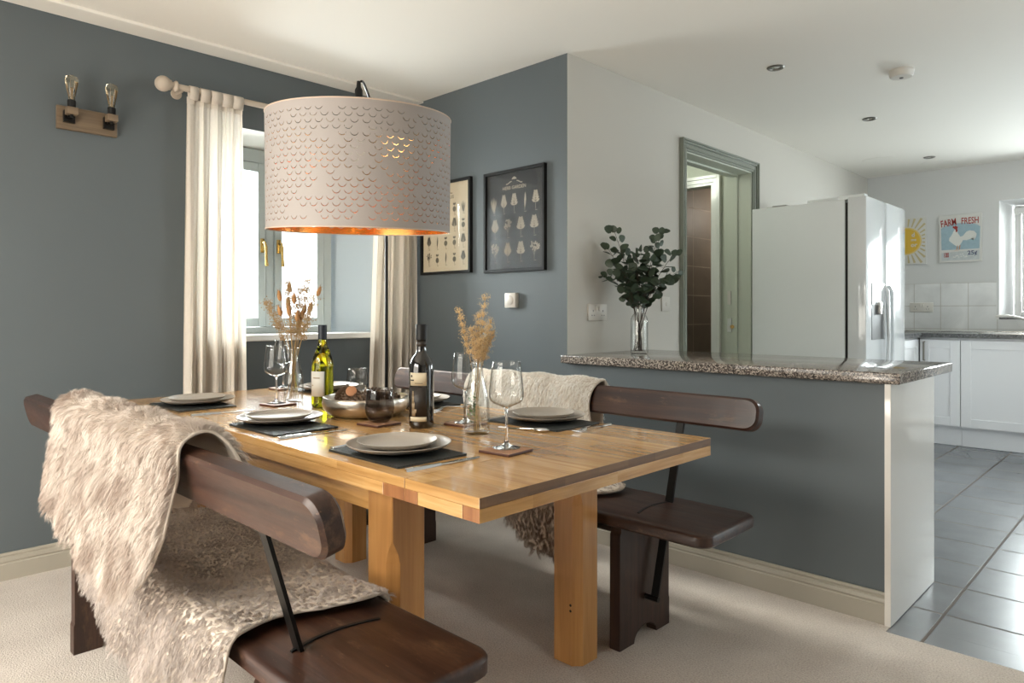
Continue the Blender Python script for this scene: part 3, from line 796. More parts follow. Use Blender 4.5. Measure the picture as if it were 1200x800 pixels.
def lerp_table(tab, x):
    if x <= tab[0][0]: return tab[0][1]
    for (a, va), (c, vc) in zip(tab[:-1], tab[1:]):
        if x <= c: return va + (vc-va)*(x-a)/(c-a)
    return tab[-1][1]

FLIP_A = FLIP_S = FLIP_F = -1; FLIP_W = 1
# 1. long cream fur over the near bench's rail: from the table side, over the rail, down the back
pA = path([(-2.020, .60), (-2.018, .66), (-2.030, .75), (-2.058, .822), (-2.100, .850), (-2.146, .828), (-2.152, .76), (-2.166, .66), (-2.176, .56), (-2.19, .44)])
def fA(u, v):
    x = 1.13 + u*.91
    low = lerp_table([(0, .76), (.06, .81), (.15, .85), (.35, .89), (.6, .93), (.8, .94), (.9, .90), (.96, .83), (1, .72)], u)
    s0 = lerp_table([(0, .06), (.45, 0), (.6, .02), (.75, .15), (1, .24)], u)
    s = s0 + (low-s0)*v
    y, z = pA(s)
    back = max(0, s-.55)/.45; fr = max(0, .35-s)/.35
    xs = x + (-.03*(1-u) - .05*u)*back*(1.2-back*.4) + .09*u*fr
    y += -abs(.016*back*math.sin(x*17)) - .010*back*math.sin(x*31+1)
    return Vector((xs, y, z + .006*math.sin(x*23)))
o = sheet('fur_throw', fA, 70, 60, [M['hide'], M['fur_cream']], label='long haired cream fur throw hanging over the back rail of the nearest bench', cat='throw')
add_fur(o, fA, 130000, .048, M['fur_cream'], lift=1.0, flow=(0, 0, -1), droop=.5, width=.00042, clump=.5, cells=(84, 66), seed=3, rnd_dir=.5, flip=FLIP_A, segs=5)
o.modifiers.new('thick', 'SOLIDIFY').thickness = .006

# 2. greyish fleece on the near bench seat, hanging down its back
pS = path([(-1.752, .40), (-1.748, .435), (-1.765, .460), (-1.83, .462), (-1.95, .460), (-2.06, .463), (-2.100, .455), (-2.118, .41), (-2.125, .34), (-2.135, .25), (-2.15, .16)])
def fS(u, v):
    x = 1.22 + u*.93
    low = lerp_table([(0, .66), (.10, .74), (.3, .80), (.45, .84), (.6, .88), (.75, .95), (1, 1.0)], u) + .012*math.sin(x*40)
    y, z = pS(low*v)
    s = low*v
    edge = .035*math.sin(v*11+.5)*u**6 + .05*(1-abs(2*min(1, s/.6)-1))*u**6
    hang = max(0, s-.62)/.38
    return Vector((x + edge - .02*hang*(1-u), y - .012*hang*(1+math.sin(x*21)), z + .004*math.sin(x*27)*(1-hang)))
o = sheet('sheepskin', fS, 70, 60, [M['hide'], M['fur_grey']], label='greyish curly sheepskin spread on the nearest bench seat and hanging down its back', cat='sheepskin')
add_fur(o, fS, 150000, .034, M['fur_grey'], lift=.75, flow=(.35, -.25, -.6), droop=.6, width=.00036, clump=.62, cells=(92, 76), curl=.0022, curlf=5, seed=5, rnd_dir=.5, flip=FLIP_S)
o.modifiers.new('thick', 'SOLIDIFY').thickness = .006

# 3. white fleece over the far bench's rail
pW = path([(-.560, .56), (-.552, .64), (-.545, .72), (-.526, .80), (-.490, .838), (-.452, .828), (-.446, .74), (-.450, .62)])
def fW(u, v):
    x = 1.12 + u*.725
    y, z = pW(v*(1-.04*math.sin(x*19)))
    return Vector((x + .012*math.sin(v*13), y, z + .004*math.sin(x*30)))
o = sheet('fleece_throw', fW, 50, 40, [M['hide'], M['fur_white']], label='white short fleece draped over the back rail of the far bench by the blue wall', cat='throw')
add_fur(o, fW, 60000, .022, M['fur_white'], lift=.6, flow=(0, 0, -1), droop=.8, width=.00045, clump=.65, cells=(56, 44), curl=.002, seed=8, rnd_dir=.45, flip=FLIP_W)
o.modifiers.new('thick', 'SOLIDIFY').thickness = .006

# 4. brownish fleece on the far bench's seat, hanging at its front
pF = path([(-.52, .462), (-.60, .462), (-.70, .460), (-.80, .461), (-.845, .458), (-.868, .425), (-.875, .37), (-.88, .31), (-.885, .26)])
def fF(u, v):
    x = 1.15 + u*.86
    low = lerp_table([(0, .66), (.2, .70), (.45, .74), (.62, .80), (.8, .96), (.92, 1.0), (1, .9)], u)
    s0 = lerp_table([(0, .1), (.8, 0), (1, .05)], u)
    y, z = pF(s0+(low-s0)*v)
    return Vector((x + .03*math.sin(v*9)*u**5, y - .004*math.sin(x*25), z + .004*math.sin(x*30)))
o = sheet('sheepskin', fF, 50, 40, [M['hide'], M['fur_brown']], label='brownish curly sheepskin on the far bench seat under the table, hanging over its front', cat='sheepskin')
add_fur(o, fF, 70000, .032, M['fur_brown'], lift=.6, flow=(0, -.2, -.8), droop=.75, width=.0004, clump=.68, cells=(60, 44), curl=.004, curlf=5, seed=9, rnd_dir=.5, flip=FLIP_F)
o.modifiers.new('thick', 'SOLIDIFY').thickness = .006

# ------------------------------------------------------------------ arc floor lamp with big drum shade
SC = Vector((1.558, -1.402, 1.552)); R0, HH = .295, .183
t = thing('floor_lamp', 'black arc floor lamp carrying a big white perforated drum shade with copper lining', 'lamp', (.42, -.48, 0))
off = -Vector((.42, -.48, 0))
b = BM(); lathe(b, [(0, 0), (.15, 0), (.155, .004), (.155, .018), (.148, .024), (.02, .028), (.012, .05), (0, .05)], n=48); obj('base', b, M['black'], t, True, 40)
top = Vector((1.505, -1.362, 1.862))
b = BM()
pts = [(0, 0, .03), (0, 0, .8), (0, 0, 1.4)] + [p + off for p in bez([(.42, -.48, 1.45), (.42, -.48, 1.86), (.75, -.75, 1.93), (1.10, -1.03, 1.93), (1.42, -1.29, 1.93), top + Vector((0, 0, .02))], 24)]
tube(b, pts, [.008]*3 + [.008 - .004*k/24 for k in range(25)], 10); obj('arc_pole', b, M['black'], t, True, 40)
dv = (SC - Vector((3.51, -2.6985, 1.10))); dv.z = 0; dv.normalize()
TM = Matrix.Translation(SC + off) @ Matrix.Rotation(math.radians(4.0), 4, Vector((dv.y, -dv.x, 0)))
def drum(name, r, mat, flip=False):
    bm = BM(); uvl = bm.loops.layers.uv.new('UVMap'); n = 144; ring = []
    for k in range(n+1):
        a = 2*PI*k/n
        ring.append([bm.verts.new((r*math.cos(a), r*math.sin(a), z)) for z in (-HH, 0, HH)])
    for k in range(n):
        for j in (0, 1):
            f = bm.faces.new((ring[k][j], ring[k+1][j], ring[k+1][j+1], ring[k][j+1]))
            for l, (uu, vv) in zip(f.loops, ((k, j), (k+1, j), (k+1, j+1), (k, j+1))): l[uvl].uv = (uu/n, vv/2)
    bm.transform(TM)
    me = bpy.data.meshes.new(name); bm.to_mesh(me); bm.free(); me.materials.append(mat)
    for p in me.polygons: p.use_smooth = True
    o = bpy.data.objects.new(name, me); C.objects.link(o); o.parent = t; return o
sh = drum('lamp_shade', R0, M['shade_out'])
o = drum('shade_lining', R0-.0016, M['shade_in']); o.parent = sh
o['label'] = 'copper gold lining of the shade'
M['rim'] = simple('shade_rim_paint', (.55, .42, .33), .5)
for z, r in ((-HH, R0), (HH, R0)):
    b = BM(); tube(b, [(r*math.cos(2*PI*k/72), r*math.sin(2*PI*k/72), z) for k in range(73)], .0022, 6, False)
    b.transform(TM); obj('shade_rim', b, M['rim'], sh, True)
b = BM()
for k in range(3):
    a = 2*PI*k/3+.4
    tube(b, [(.022*math.cos(a), .022*math.sin(a), HH-.03), (R0*math.cos(a), R0*math.sin(a), HH-.03)], .002, 6)
b.transform(TM); obj('shade_spider', b, M['black'], t)
b = BM(); lathe(b, [(0, .0), (.022, .0), (.026, .01), (.026, .06), (.022, .08), (.013, .105), (.013, .155), (.008, .165), (.006, .185), (0, .187)], n=20)
b.transform(Matrix.Translation(top + off + Vector((-.006, -.006, -.165)))); obj('lamp_holder', b, M['black_plastic'], t, True, 40)
b = BM(); lathe(b, [(0, -.11), (.02, -.105), (.032, -.085), (.034, -.065), (.026, -.035), (.014, -.005), (.013, .0)], n=24)
b.transform(Matrix.Translation(top + off + Vector((-.006, -.006, -.165)))); obj('light_bulb', b, simple('opal_bulb', (.8, .78, .72), .3), t, True)

# ------------------------------------------------------------------ curtain pole, curtains
t = thing('curtain_pole', 'pale wooden curtain pole with ball finials above the dining window', 'curtain pole', (.09, -.75, 2.165))
b = BM(); tube(b, [(0, -.695, 0), (0, .70, 0)], .0145, 16); obj('pole', b, M['rod'], t, True, 40)
for s, y in ((-1, -.695), (1, .70)):
    b = BM(); Mx = Matrix.Translation((0, y, 0)) @ Matrix.Rotation(-s*PI/2, 4, 'X')
    lathe(b, [(.0145, -.012), (.024, -.006), (.026, .0), (.022, .006), (.016, .012), (.018, .018), (.024, .022)] + [(.036*math.sin(a), .055-.036*math.cos(a)) for a in [.75+k*(PI-.75)/12 for k in range(13)]], n=32, M=Mx)
    if s > 0: b.transform(Matrix.Translation((0, -.012, 0)))
    obj('finial', b, M['rod'], t, True, 60)
for y in (-.66, .655):
    b = BM(); tube(b, [(-.089, y, -.01), (-.02, y, -.01), (0, y, 0)], .008, 10); lathe(b, [(0, 0), (.025, 0), (.025, .008), (0, .008)], n=20, M=Matrix.Translation((-.0895, y, -.01)) @ Matrix.Rotation(PI/2, 4, 'Y')); obj('bracket', b, M['rod'], t, True, 40)
def curtain(label, yt0, yt1, yb0, yb1, folds, amp, seed, tabs, xoff=.09):
    rnd = random.Random(seed)
    ph = [rnd.uniform(0, 6.28) for _ in range(6)]
    t = thing('curtain', label, 'curtain', (xoff, (yt0+yt1)/2, 0), group='linen curtains at the dining window')
    ym = (yt0+yt1)/2
    zt, zb = 2.125, .012
    nu, nv = 150, 60; bm = BM(); g = []
    for i in range(nu+1):
        u = i/nu; col = []
        for j in range(nv+1):
            v = j/nv; z = zt + (zb-zt)*v
            e = v**.8
            y = (yt0+(yt1-yt0)*u)*(1-e) + (yb0+(yb1-yb0)*u)*e
            q = u*folds*2*PI
            a = amp*(.25+.75*min(1, v*3.5))
            x = a*(math.sin(q + .5*math.sin(v*2+ph[0])) + .45*math.sin(2.3*q+ph[1]+v*1.2) + .22*math.sin(5.1*q+ph[2]+v*2.2))
            y += .006*math.sin(q*1.7+ph[3]+v*3)
            col.append(bm.verts.new((x, y-ym, z)))
        g.append(col)
    for i in range(nu):
        for j in range(nv): bm.faces.new((g[i][j], g[i+1][j], g[i+1][j+1], g[i][j+1]))
    me = bpy.data.meshes.new('curtain_cloth'); bm.to_mesh(me); bm.free(); me.materials.append(M['linen'])
    for p in me.polygons: p.use_smooth = True
    o = bpy.data.objects.new('curtain_cloth', me); C.objects.link(o); o.parent = t
    bm = BM(); prev = None
    for i in range(0, nu+1, 2):      # stitched header band
        u = i/nu; q = u*folds*2*PI; a = amp*.25
        x = a*(math.sin(q+.5*math.sin(ph[0])) + .45*math.sin(2.3*q+ph[1]) + .22*math.sin(5.1*q+ph[2]))
        y = yt0+(yt1-yt0)*u-ym+.006*math.sin(q*1.7+ph[3])
        c = [bm.verts.new((x-.003, y, zt+.003)), bm.verts.new((x+.0035, y, zt+.003)), bm.verts.new((x+.0035, y, zt-.03)), bm.verts.new((x-.003, y, zt-.03))]
        if prev:
            for k in range(4): bm.faces.new((prev[k], prev[(k+1) % 4], c[(k+1) % 4], c[k]))
        else: bm.faces.new(c)
        prev = c
    bm.faces.new(prev)
    obj('header_band', bm, M['linen'], t, True, 40)
    for k in range(tabs):
        yc = yt0 + (yt1-yt0)*(k+.5)/tabs - ym; w_ = (yt1-yt0)/tabs*.43 + rnd.uniform(-.003, .003)
        zc = 2.165; bm = BM(); prof = []
        for kk in range(13):
            a = math.radians(180*kk/12); prof.append((.0185*math.cos(a), zc-.0 + .0185*math.sin(a)))
        prof = [(.008, zt-.01)] + [(.0185, zt+.02)] + prof + [(-.0185, zt+.02), (-.006, zt-.01)]
        for p, q in zip(prof[:-1], prof[1:]):
            sk = rnd.uniform(-.001, .001)
            bm.faces.new([bm.verts.new((p[0], yc-w_, p[1])), bm.verts.new((p[0], yc+w_, p[1])), bm.verts.new((q[0], yc+w_+sk, q[1])), bm.verts.new((q[0], yc-w_+sk, q[1]))])
        bmesh.ops.remove_doubles(bm, verts=bm.verts[:], dist=.0015)
        tb = obj('tab', bm, M['linen'], t, True, 50); tb.modifiers.new('s', 'SOLIDIFY').thickness = .0012
    return t
curtain('cream linen tab top curtain hanging left of the dining window, beside the wall light', -1.39, -1.12, -1.41, -1.115, 4.2, .022, 3, 5)
curtain('cream linen tab top curtain hanging right of the dining window, near the room corner', -.31, -.022, -.40, -.022, 5.2, .024, 8, 5)

# ------------------------------------------------------------------ wall light
t = thing('wall_light', 'twin wall light of pale wood with two clear filament bulbs on the grey wall', 'wall light', (0, -1.79, 1.946))
b = BM(); box(b, 0, .018, -.118, .118, -.05, .05, .002); obj('back_plate', b, M['oak_block'], t)
for y in (-.074, .081):
    b = BM(); box(b, .018, .036, y-.022, y+.022, -.022, .03, .002); box(b, .036, .052, y-.010, y+.010, -.005, .012, .001); obj('bracket', b, M['black'], t)
    b = BM(); box(b, .045, .087, y-.021, y+.021, .005, .035, .0015); obj('wood_block', b, M['oak_block'], t)
    b = BM(); lathe(b, [(0, -.007), (.006, -.007), (.006, .0355), (.0165, .0355), (.0165, .066), (.014, .068), (0, .068)], cx=.066, cy=y, n=24); obj('lamp_holder', b, M['black_plastic'], t, True, 40)
    b = BM(); lathe(b, [(.012, .068), (.013, .08), (.019, .11), (.0255, .145), (.026, .155), (.022, .166), (.012, .172), (0, .173)], cx=.066, cy=y, n=28)
    lathe(b, [(0, .1715), (.0115, .1705), (.021, .165), (.0248, .1545), (.0243, .1455), (.018, .1105), (.012, .081), (.0108, .069)], cx=.066, cy=y, n=28)
    bu = obj('filament_bulb', b, M['bulb_glass'], t, True)
    b = BM()
    for k in range(6):
        a = k*PI/3; r1, r2 = .006, .012
        tube(b, [(.066+r1*math.cos(a), y+r1*math.sin(a), .082), (.066+r2*math.cos(a+.5), y+r2*math.sin(a+.5), .15)], .0008, 5)
    tube(b, [(.066, y, .069), (.066, y, .12)], .0025, 8); obj('filament', b, M['filament'], bu)

# ------------------------------------------------------------------ botanical prints on the blue wall
def plant(bm, cx, cz, w, h, kind, rnd, y):
    def face(pts): bm.faces.new([bm.verts.new((p[0], y, p[1])) for p in pts])
    def leaf(x, z, a, l, wd):
        c, s = math.cos(a), math.sin(a); P = []
        for tt, ww in ((0, 0), (.3, .8), (.55, 1), (.8, .6), (1, 0)): P.append((tt*l, ww*wd))
        pts = [(x+p*c-q*s, z+p*s+q*c) for p, q in P] + [(x+p*c+q*s, z+p*s-q*c) for p, q in P[-2:0:-1]]
        face(pts)
    face([(cx-.0012, cz-h/2), (cx+.0012, cz-h/2), (cx+.0006, cz+h*.45), (cx-.0006, cz+h*.45)])
    if kind == 0:      # feathery sprig
        for k in range(9):
            z = cz-h*.25+k*h*.075
            for s in (-1, 1): leaf(cx, z, PI/2 - s*(.75-.03*k), w*(.55-.035*k), w*.055)
    elif kind == 1:    # broad leaves
        for k in range(5):
            z = cz-h*.15+k*h*.12
            for s in (-1, 1): leaf(cx, z, PI/2 - s*(1.05-.12*k), w*(.46-.04*k), w*.10)
        leaf(cx, cz+h*.28, PI/2, h*.22, w*.09)
    elif kind == 2:    # bushy
        for k in range(26):
            a = rnd.uniform(0, 2*PI); r = math.sqrt(rnd.random())
            leaf(cx+r*w*.34*math.cos(a), cz+h*.14+r*h*.26*math.sin(a), rnd.uniform(.4, 2.7), w*.2, w*.06)
        for k in range(5): face([(cx, cz-h*.3), (cx+.001, cz-h*.3), (cx+(k-2)*w*.13+.001, cz+h*.1), (cx+(k-2)*w*.13, cz+h*.1)])
    elif kind == 3:    # bundle of stalks
        for k in range(6): leaf(cx+(k-2.5)*w*.03, cz-h*.45, PI/2+(2.5-k)*.10, h*(.9-.04*abs(k-2)), w*.035)
        leaf(cx+w*.1, cz-h*.5, PI/2, h*.4, w*.06)
    elif kind == 4:    # single slender leaf
        leaf(cx, cz-h*.45, PI/2-.06, h*.95, w*.10)
    else:              # round fruit
        P = [(cx+w*.25*math.cos(k*PI/8), cz-h*.12+h*.22*math.sin(k*PI/8)) for k in range(16)]; face(P)
        leaf(cx, cz+h*.2, PI/2+.7, h*.25, w*.1); leaf(cx, cz+h*.2, PI/2-.7, h*.25, w*.1)
def picture(label, x0, x1, z0, z1, paper, ink, rows, kinds, title, seed, yf=0):
    xm, zm = (x0+x1)/2, (z0+z1)/2; w, h = x1-x0, z1-z0
    t = thing('framed_print', label, 'picture', (xm, yf, zm), group='botanical prints on the blue wall')
    b = BM(); fw = .016
    for q in ((-w/2, -w/2+fw, -h/2, h/2), (w/2-fw, w/2, -h/2, h/2), (-w/2+fw, w/2-fw, -h/2, -h/2+fw), (-w/2+fw, w/2-fw, h/2-fw, h/2)): box(b, q[0], q[1], -.024, 0, q[2], q[3], .0015)
    obj('frame', b, M['black_plastic'], t)
    b = BM(); box(b, -w/2+fw, w/2-fw, -.010, -.002, -h/2+fw, h/2-fw); pr = obj('print', b, paper, t)
    b = BM(); box(b, -w/2+fw, w/2-fw, -.017, -.015, -h/2+fw, h/2-fw); obj('glazing', b, M['picture_glass'], t)
    rnd = random.Random(seed); b = BM(); ki = 0
    top_ = h/2-fw-.105; rh = (h-2*fw-.125)/len(rows)
    for r, n in enumerate(rows):
        for k in range(n):
            cw = (w-2*fw-.03)/n
            x = -w/2+fw+.015+cw*(k+.5); z = top_-rh*(r+.5)+.008
            plant(b, x, z, min(cw*.9, rh*.62), rh*.74, kinds[ki % len(kinds)], rnd, -.0104-.00002*ki); ki += 1
            for q in range(2): pass
            bw = cw*.13; b.faces.new([b.verts.new(p) for p in ((x-bw*.3, -.0104, z-rh*.43), (x+bw*1.2, -.0104, z-rh*.43), (x+bw*1.2, -.0104, z-rh*.43+.0022), (x-bw*.3, -.0104, z-rh*.43+.0022))])
    obj('plant_drawings', b, ink, pr)
    RX = Matrix.Rotation(PI/2, 4, 'X')
    text('title', title, .026, Matrix.Translation((0, -.0108, h/2-fw-.082)) @ RX, ink, pr, .0002, bold=.0004)
    b = BM()      # small emblem over the title
    for s in (-1, 1):
        for k in range(6):
            x = s*(.016+k*.007); z = h/2-fw-.054+.006*math.cos(k*.7); l = .011
            b.faces.new([b.verts.new((x, -.0106, z)), b.verts.new((x+s*l*.6, -.0106, z+.004)), b.verts.new((x+s*l, -.0106, z-.001)), b.verts.new((x+s*l*.6, -.0106, z-.004))])
    b.faces.new([b.verts.new((x, -.0106, h/2-fw-.034+z)) for x, z in ((-.02, -.004), (.02, -.004), (.012, .006), (0, .011), (-.012, .006))])
    obj('emblem', b, ink, pr)
    return t
picture('black framed botanical print with pale plants on a black ground, nearer the white wall', .694, 1.144, 1.320, 1.870, M['black_print'], M['plant_cream'], (5, 4, 4), (3, 0, 1, 4, 1, 0, 2, 1, 1, 2, 0, 1, 2), 'HERB GARDEN', 4)
picture('black framed botanical print with dark plants on cream paper, partly behind the lampshade', .133, .582, 1.330, 1.877, M['cream_print'], M['plant_grey'], (5, 5, 5, 5), (5, 1, 0, 5, 3, 2, 5, 4, 1, 5, 0, 4, 5, 5, 1, 2, 5, 4, 5, 0), 'VEGETABLES', 9)

# thermostat, socket, switch
t = thing('thermostat', 'small square cream room thermostat on the blue wall under the dark print', 'thermostat', (.905, 0, 1.167))
b = BM(); box(b, -.04, .04, -.03, 0, -.04, .04, .004); obj('housing', b, M['white_plastic'], t, True, 40)
b = BM(); lathe(b, [(0, .036), (.02, .036), (.024, .034), (.026, .029)], n=32, M=Matrix.Rotation(PI/2, 4, 'X')); obj('dial', b, M['white_plastic'], t, True, 40)
def socket(name, label, loc, M0, w, h, rockers, pins, cat):
    t = bpy.data.objects.new(name, None); C.objects.link(t); t.matrix_world = Matrix.Translation(loc) @ M0; tag(t, label, cat)
    b = BM(); box(b, -w/2, w/2, 0, .010, -h/2, h/2, .003); obj('face_plate', b, M['white_plastic'], t, True, 40)
    for x in rockers:
        b = BM(); box(b, x-.007, x+.007, .008, .0145, .006 if pins else -.012, .03 if pins else .012, .0015); obj('rocker_switch', b, M['white_plastic'], t)
    if pins:
        for x in pins:
            b = BM(); box(b, x-.003, x+.003, .0098, .0104, .002, .012); box(b, x-.013, x-.006, .0098, .0104, -.018, -.013); box(b, x+.006, x+.013, .0098, .0104, -.018, -.013)
            obj('pin_slots', b, M['grey_plastic'], t)
    return t
MW = Matrix.Rotation(-PI/2, 4, 'Z')      # faces +x
socket('double_socket', 'white double socket on the white wall left of the eucalyptus vase', (XW, .240, 1.103), MW, .16, .086, (-.012, .012), (-.042, .042), 'socket')
socket('switched_outlet', 'small white single switch on the white wall right of the eucalyptus vase', (XW, .905, 1.152), MW, .086, .086, (0,), None, 'switch')
MWD = Matrix.Rotation(PI, 4, 'Z')
socket('double_socket', 'white double socket on the kitchen tiles beside the fridge', (1.745, D-.006, 1.15), MWD, .19, .086, (-.012, .012), (-.05, .05), 'socket')

# ------------------------------------------------------------------ ceiling fittings
t = thing('downlight', 'recessed ceiling spotlight nearest the dining area', 'spotlight', (1.939, .928, H), group='recessed kitchen ceiling spotlights')
b = BM(); lathe(b, [(.026, .0), (.029, -.007), (.040, -.007), (.045, -.002), (.045, 0)], n=40); obj('trim_ring', b, simple('dull_nickel', (.20, .19, .17), .35, .8), t, True, 40)
b = BM(); lathe(b, [(.028, -.001), (.018, -.0015), (.010, -.004), (0, -.005)], n=32); obj('lens', b, M['chrome'], t, True)
dup(t, (1.976, 2.323, H), 0, 'recessed ceiling spotlight above the fridge, middle one of the row')
dup(t, (1.956, 3.91, H), 0, 'recessed ceiling spotlight farthest away, close to the end kitchen wall')
t = thing('smoke_alarm', 'round white smoke alarm on the ceiling', 'smoke alarm', (2.405, 1.440, H))
b = BM(); lathe(b, [(.062, 0), (.062, -.012), (.060, -.014), (.058, -.030), (.050, -.038), (.02, -.040), (0, -.040)], n=48); obj('housing', b, M['white_plastic'], t, True, 40)
b = BM(); lathe(b, [(.010, -.0395), (.009, -.044), (0, -.045)], n=20); obj('test_button', b, M['grey_plastic'], t, True, 40)
for x, y, l in ((1.62, 3.75, 'faint round ceiling cover near the fridge top'), (1.95, 4.22, 'faint round ceiling cover against the end kitchen wall')):
    b = BM(); lathe(b, [(0, -.004), (.13, -.004), (.135, 0)], n=48); o = obj('ceiling_cover', b, M['ceiling'], None, True, 30); o.location = (x, y, H); tag(o, l, 'ceiling cover')

# ------------------------------------------------------------------ kitchen
t = thing('fridge', 'tall white double door fridge freezer with ice dispenser behind the granite bar', 'fridge', (1.69, 2.37, 0))
fy0, fy1 = 1.945-2.37, 2.77-2.37; ft = 1.83
b = BM(); box(b, 1.33-1.69, 1.945-1.69, fy0+.004, fy1, .02, ft-.012, .004); obj('fridge_body', b, M['fridge'], t)
b = BM(); box(b, 1.945-1.69, 1.962-1.69, fy0+.014, fy1-.01, .06, ft-.03); obj('door_gasket', b, M['black_plastic'], t)
ym = 2.34-2.37
for a, c in ((fy0, ym-.003), (ym+.003, fy1)):
    b = BM(); box(b, 1.962-1.69, 2.073-1.69, a, c, .06, ft, .006, 3); dr = obj('door', b, M['fridge_door'], t, True, 40)
    if a == fy0:
        b = BM(); box(b, 2.0725-1.69, 2.076-1.69, 2.045-2.37, 2.28-2.37, .93, 1.20, .001); obj('dispenser_recess', b, M['grey_plastic'], dr)
        b = BM(); box(b, 2.073-1.69, 2.080-1.69, 2.04-2.37, 2.285-2.37, 1.15, 1.29, .002); obj('dispenser_panel', b, M['fridge_door'], dr)
        b = BM(); box(b, 2.076-1.69, 2.098-1.69, 2.14-2.37, 2.18-2.37, 1.09, 1.17, .004); obj('dispenser_spout', b, M['steel'], dr)
    yh = ym-.045 if a == fy0 else ym+.045
    b = BM(); tube(b, [(2.072-1.69, yh, .62), (2.095-1.69, yh, .66), (2.102-1.69, yh, .95), (2.095-1.69, yh, 1.24), (2.072-1.69, yh, 1.28)], .013, 10); obj('handle', b, M['fridge_door'], dr, True, 50)
b = BM(); box(b, 1.90-1.69, 2.06-1.69, fy0+.01, fy0+.07, ft-.011, ft+.016, .004); obj('hinge_cover', b, M['fridge'], t)
b = BM(); box(b, 1.70-1.69, 1.90-1.69, fy0+.02, fy0+.40, ft-.012, ft+.012, .01); obj('top_cover', b, M['fridge'], t)
b = BM(); box(b, 0, .14, 0, .30, 0, .006, .002); box(b, .03, .13, .02, .12, .006, .016, .003); o = obj('folded_cloth', b, simple('grey_cloth', (.32, .32, .30), .8)); o.location = (1.42, 1.98, ft-.011); tag(o, 'flat grey tray lying on top of the white fridge', 'tray')

# base cabinets along the end wall and the return beside the fridge
def shaker(bm, x0, x1, z0, z1, y, ax='y', inset=.07):
    """door with a recessed panel; front at y (facing -y) or at x (facing +x)"""
    th = .02; dp = .008
    def bx(a, c, q0, q1, f0, f1):
        if ax == 'y': box(bm, a, c, y+f0, y+f1, q0, q1, .0012, 1)
        else: box(bm, y-f1, y-f0, a, c, q0, q1, .0012, 1)
    bx(x0, x0+inset, z0, z1, 0, th); bx(x1-inset, x1, z0, z1, 0, th)
    bx(x0+inset, x1-inset, z0, z0+inset, 0, th); bx(x0+inset, x1-inset, z1-inset, z1, 0, th)
    bx(x0+inset-.001, x1-inset+.001, z0+inset-.001, z1-inset+.001, dp, th)
ky = D-.58
def cab(label, x0, x1, handle, group='white shaker base cabinets', name='base_cabinet'):
    t = thing(name, label, 'cabinet', ((x0+x1)/2, ky+.3, 0), group=group); xm = (x0+x1)/2; ymm = ky+.3
    b = BM(); box(b, x0-xm, x1-xm, ky+.021-ymm, D-.002-ymm, .15, .892); obj('carcass', b, M['cabinet'], t)
    b = BM(); shaker(b, x0+.002-xm, x1-.002-xm, .165, .875, ky-ymm); d = obj('door', b, M['cabinet'], t)
    if handle is not None:
        b = BM(); tube(b, [(handle-xm, ky-ymm+.001, .855), (handle-xm, ky-.028-ymm, .855), (handle-xm, ky-.028-ymm, .70), (handle-xm, ky+.001-ymm, .70)], .0075, 8); obj('handle', b, simple('satin_nickel', (.26, .24, .21), .4, .7), d)
    b = BM(); box(b, x0-xm, x1-xm, ky+.05-ymm, ky+.068-ymm, 0, .15); obj('plinth', b, M['cabinet'], t)
cab('narrow white shaker base cabinet with steel bar handle under the dark worktop by the corner', 1.868, 2.166, 1.905)
cab('wide white shaker base cabinet under the sink, right of the narrow one', 2.168, 2.95, None)
cab('wide white shaker base cabinet farthest right along the end kitchen wall', 2.952, 3.75, None)
t = thing('corner_cabinet', 'white kitchen corner cabinet between the fridge and the end wall', 'cabinet', (1.57, 3.6, 0))
b = BM(); box(b, WT+.2-1.57, 1.845-1.57, 2.85-3.6, D-.002-3.6, 0, .892); obj('carcass', b, M['cabinet'], t)
b = BM(); shaker(b, 2.86-3.6, 3.40-3.6, .165, .875, 1.866-1.57, 'x'); obj('door', b, M['cabinet'], t)
b = BM(); shaker(b, 3.404-3.6, 3.955-3.6, .165, .875, 1.866-1.57, 'x'); obj('door', b, M['cabinet'], t)
b = BM()
L2 = [(1.281, 2.85), (1.89, 2.85), (1.89, ky-.025), (3.76, ky-.025), (3.76, D-.001), (1.281, D-.001)]
prism(b, L2, lambda x, y: (x, y, .893), lambda x, y: (x, y, .93))
o = obj('kitchen_worktop', b, M['granite_dark']); tag(o, 'dark speckled L shaped worktop on the white kitchen base cabinets', 'worktop')
# tile splashback is part of the wall
b = BM(); box(b, 1.281, 2.318, D-.007, D, .931, 1.367); box(b, 2.318, 3.76, D-.007, D, .931, 1.043); struct('trim_4', b, M['splash'])
b = BM(); box(b, 1.281, 3.76, D-.022, D-.0075, .9305, .943, .003); struct('trim_5', b, M['steel'])
# sink and tap
t = thing('sink', 'stainless steel sink set in the dark worktop below the kitchen window', 'sink', (2.75, 4.25, .93))
b = BM()
ol = rounded(.95, .46, .04, 5); il = rounded(.44, .34, .05, 5)
def rg(pl_, z, ox=0): return [b.verts.new((x+ox, y, z)) for x, y in pl_]
r0, r1, r2 = rg(ol, .0), rg(ol, .005), rg(rounded(.93, .44, .035, 5), .006)
for a, c in ((r0, r1), (r1, r2)):
    for k in range(len(a)): b.faces.new((a[k], a[(k+1) % len(a)], c[(k+1) % len(a)], c[k]))
b.faces.new(r2); obj('drainer', b, M['steel'], t, True, 40)
b = BM(); i1 = rg(il, .007, .2); i0 = rg(rounded(.40, .30, .04, 5), .0065, .2)
for k in range(len(i1)): b.faces.new((i1[k], i1[(k+1) % len(i1)], i0[(k+1) % len(i1)], i0[k]))
b.faces.new(i0); obj('bowl', b, M['grey_plastic'], t)
t = thing('tap', 'white curved spout mixer tap in front of the kitchen window sill', 'tap', (2.62, 4.44, .936))
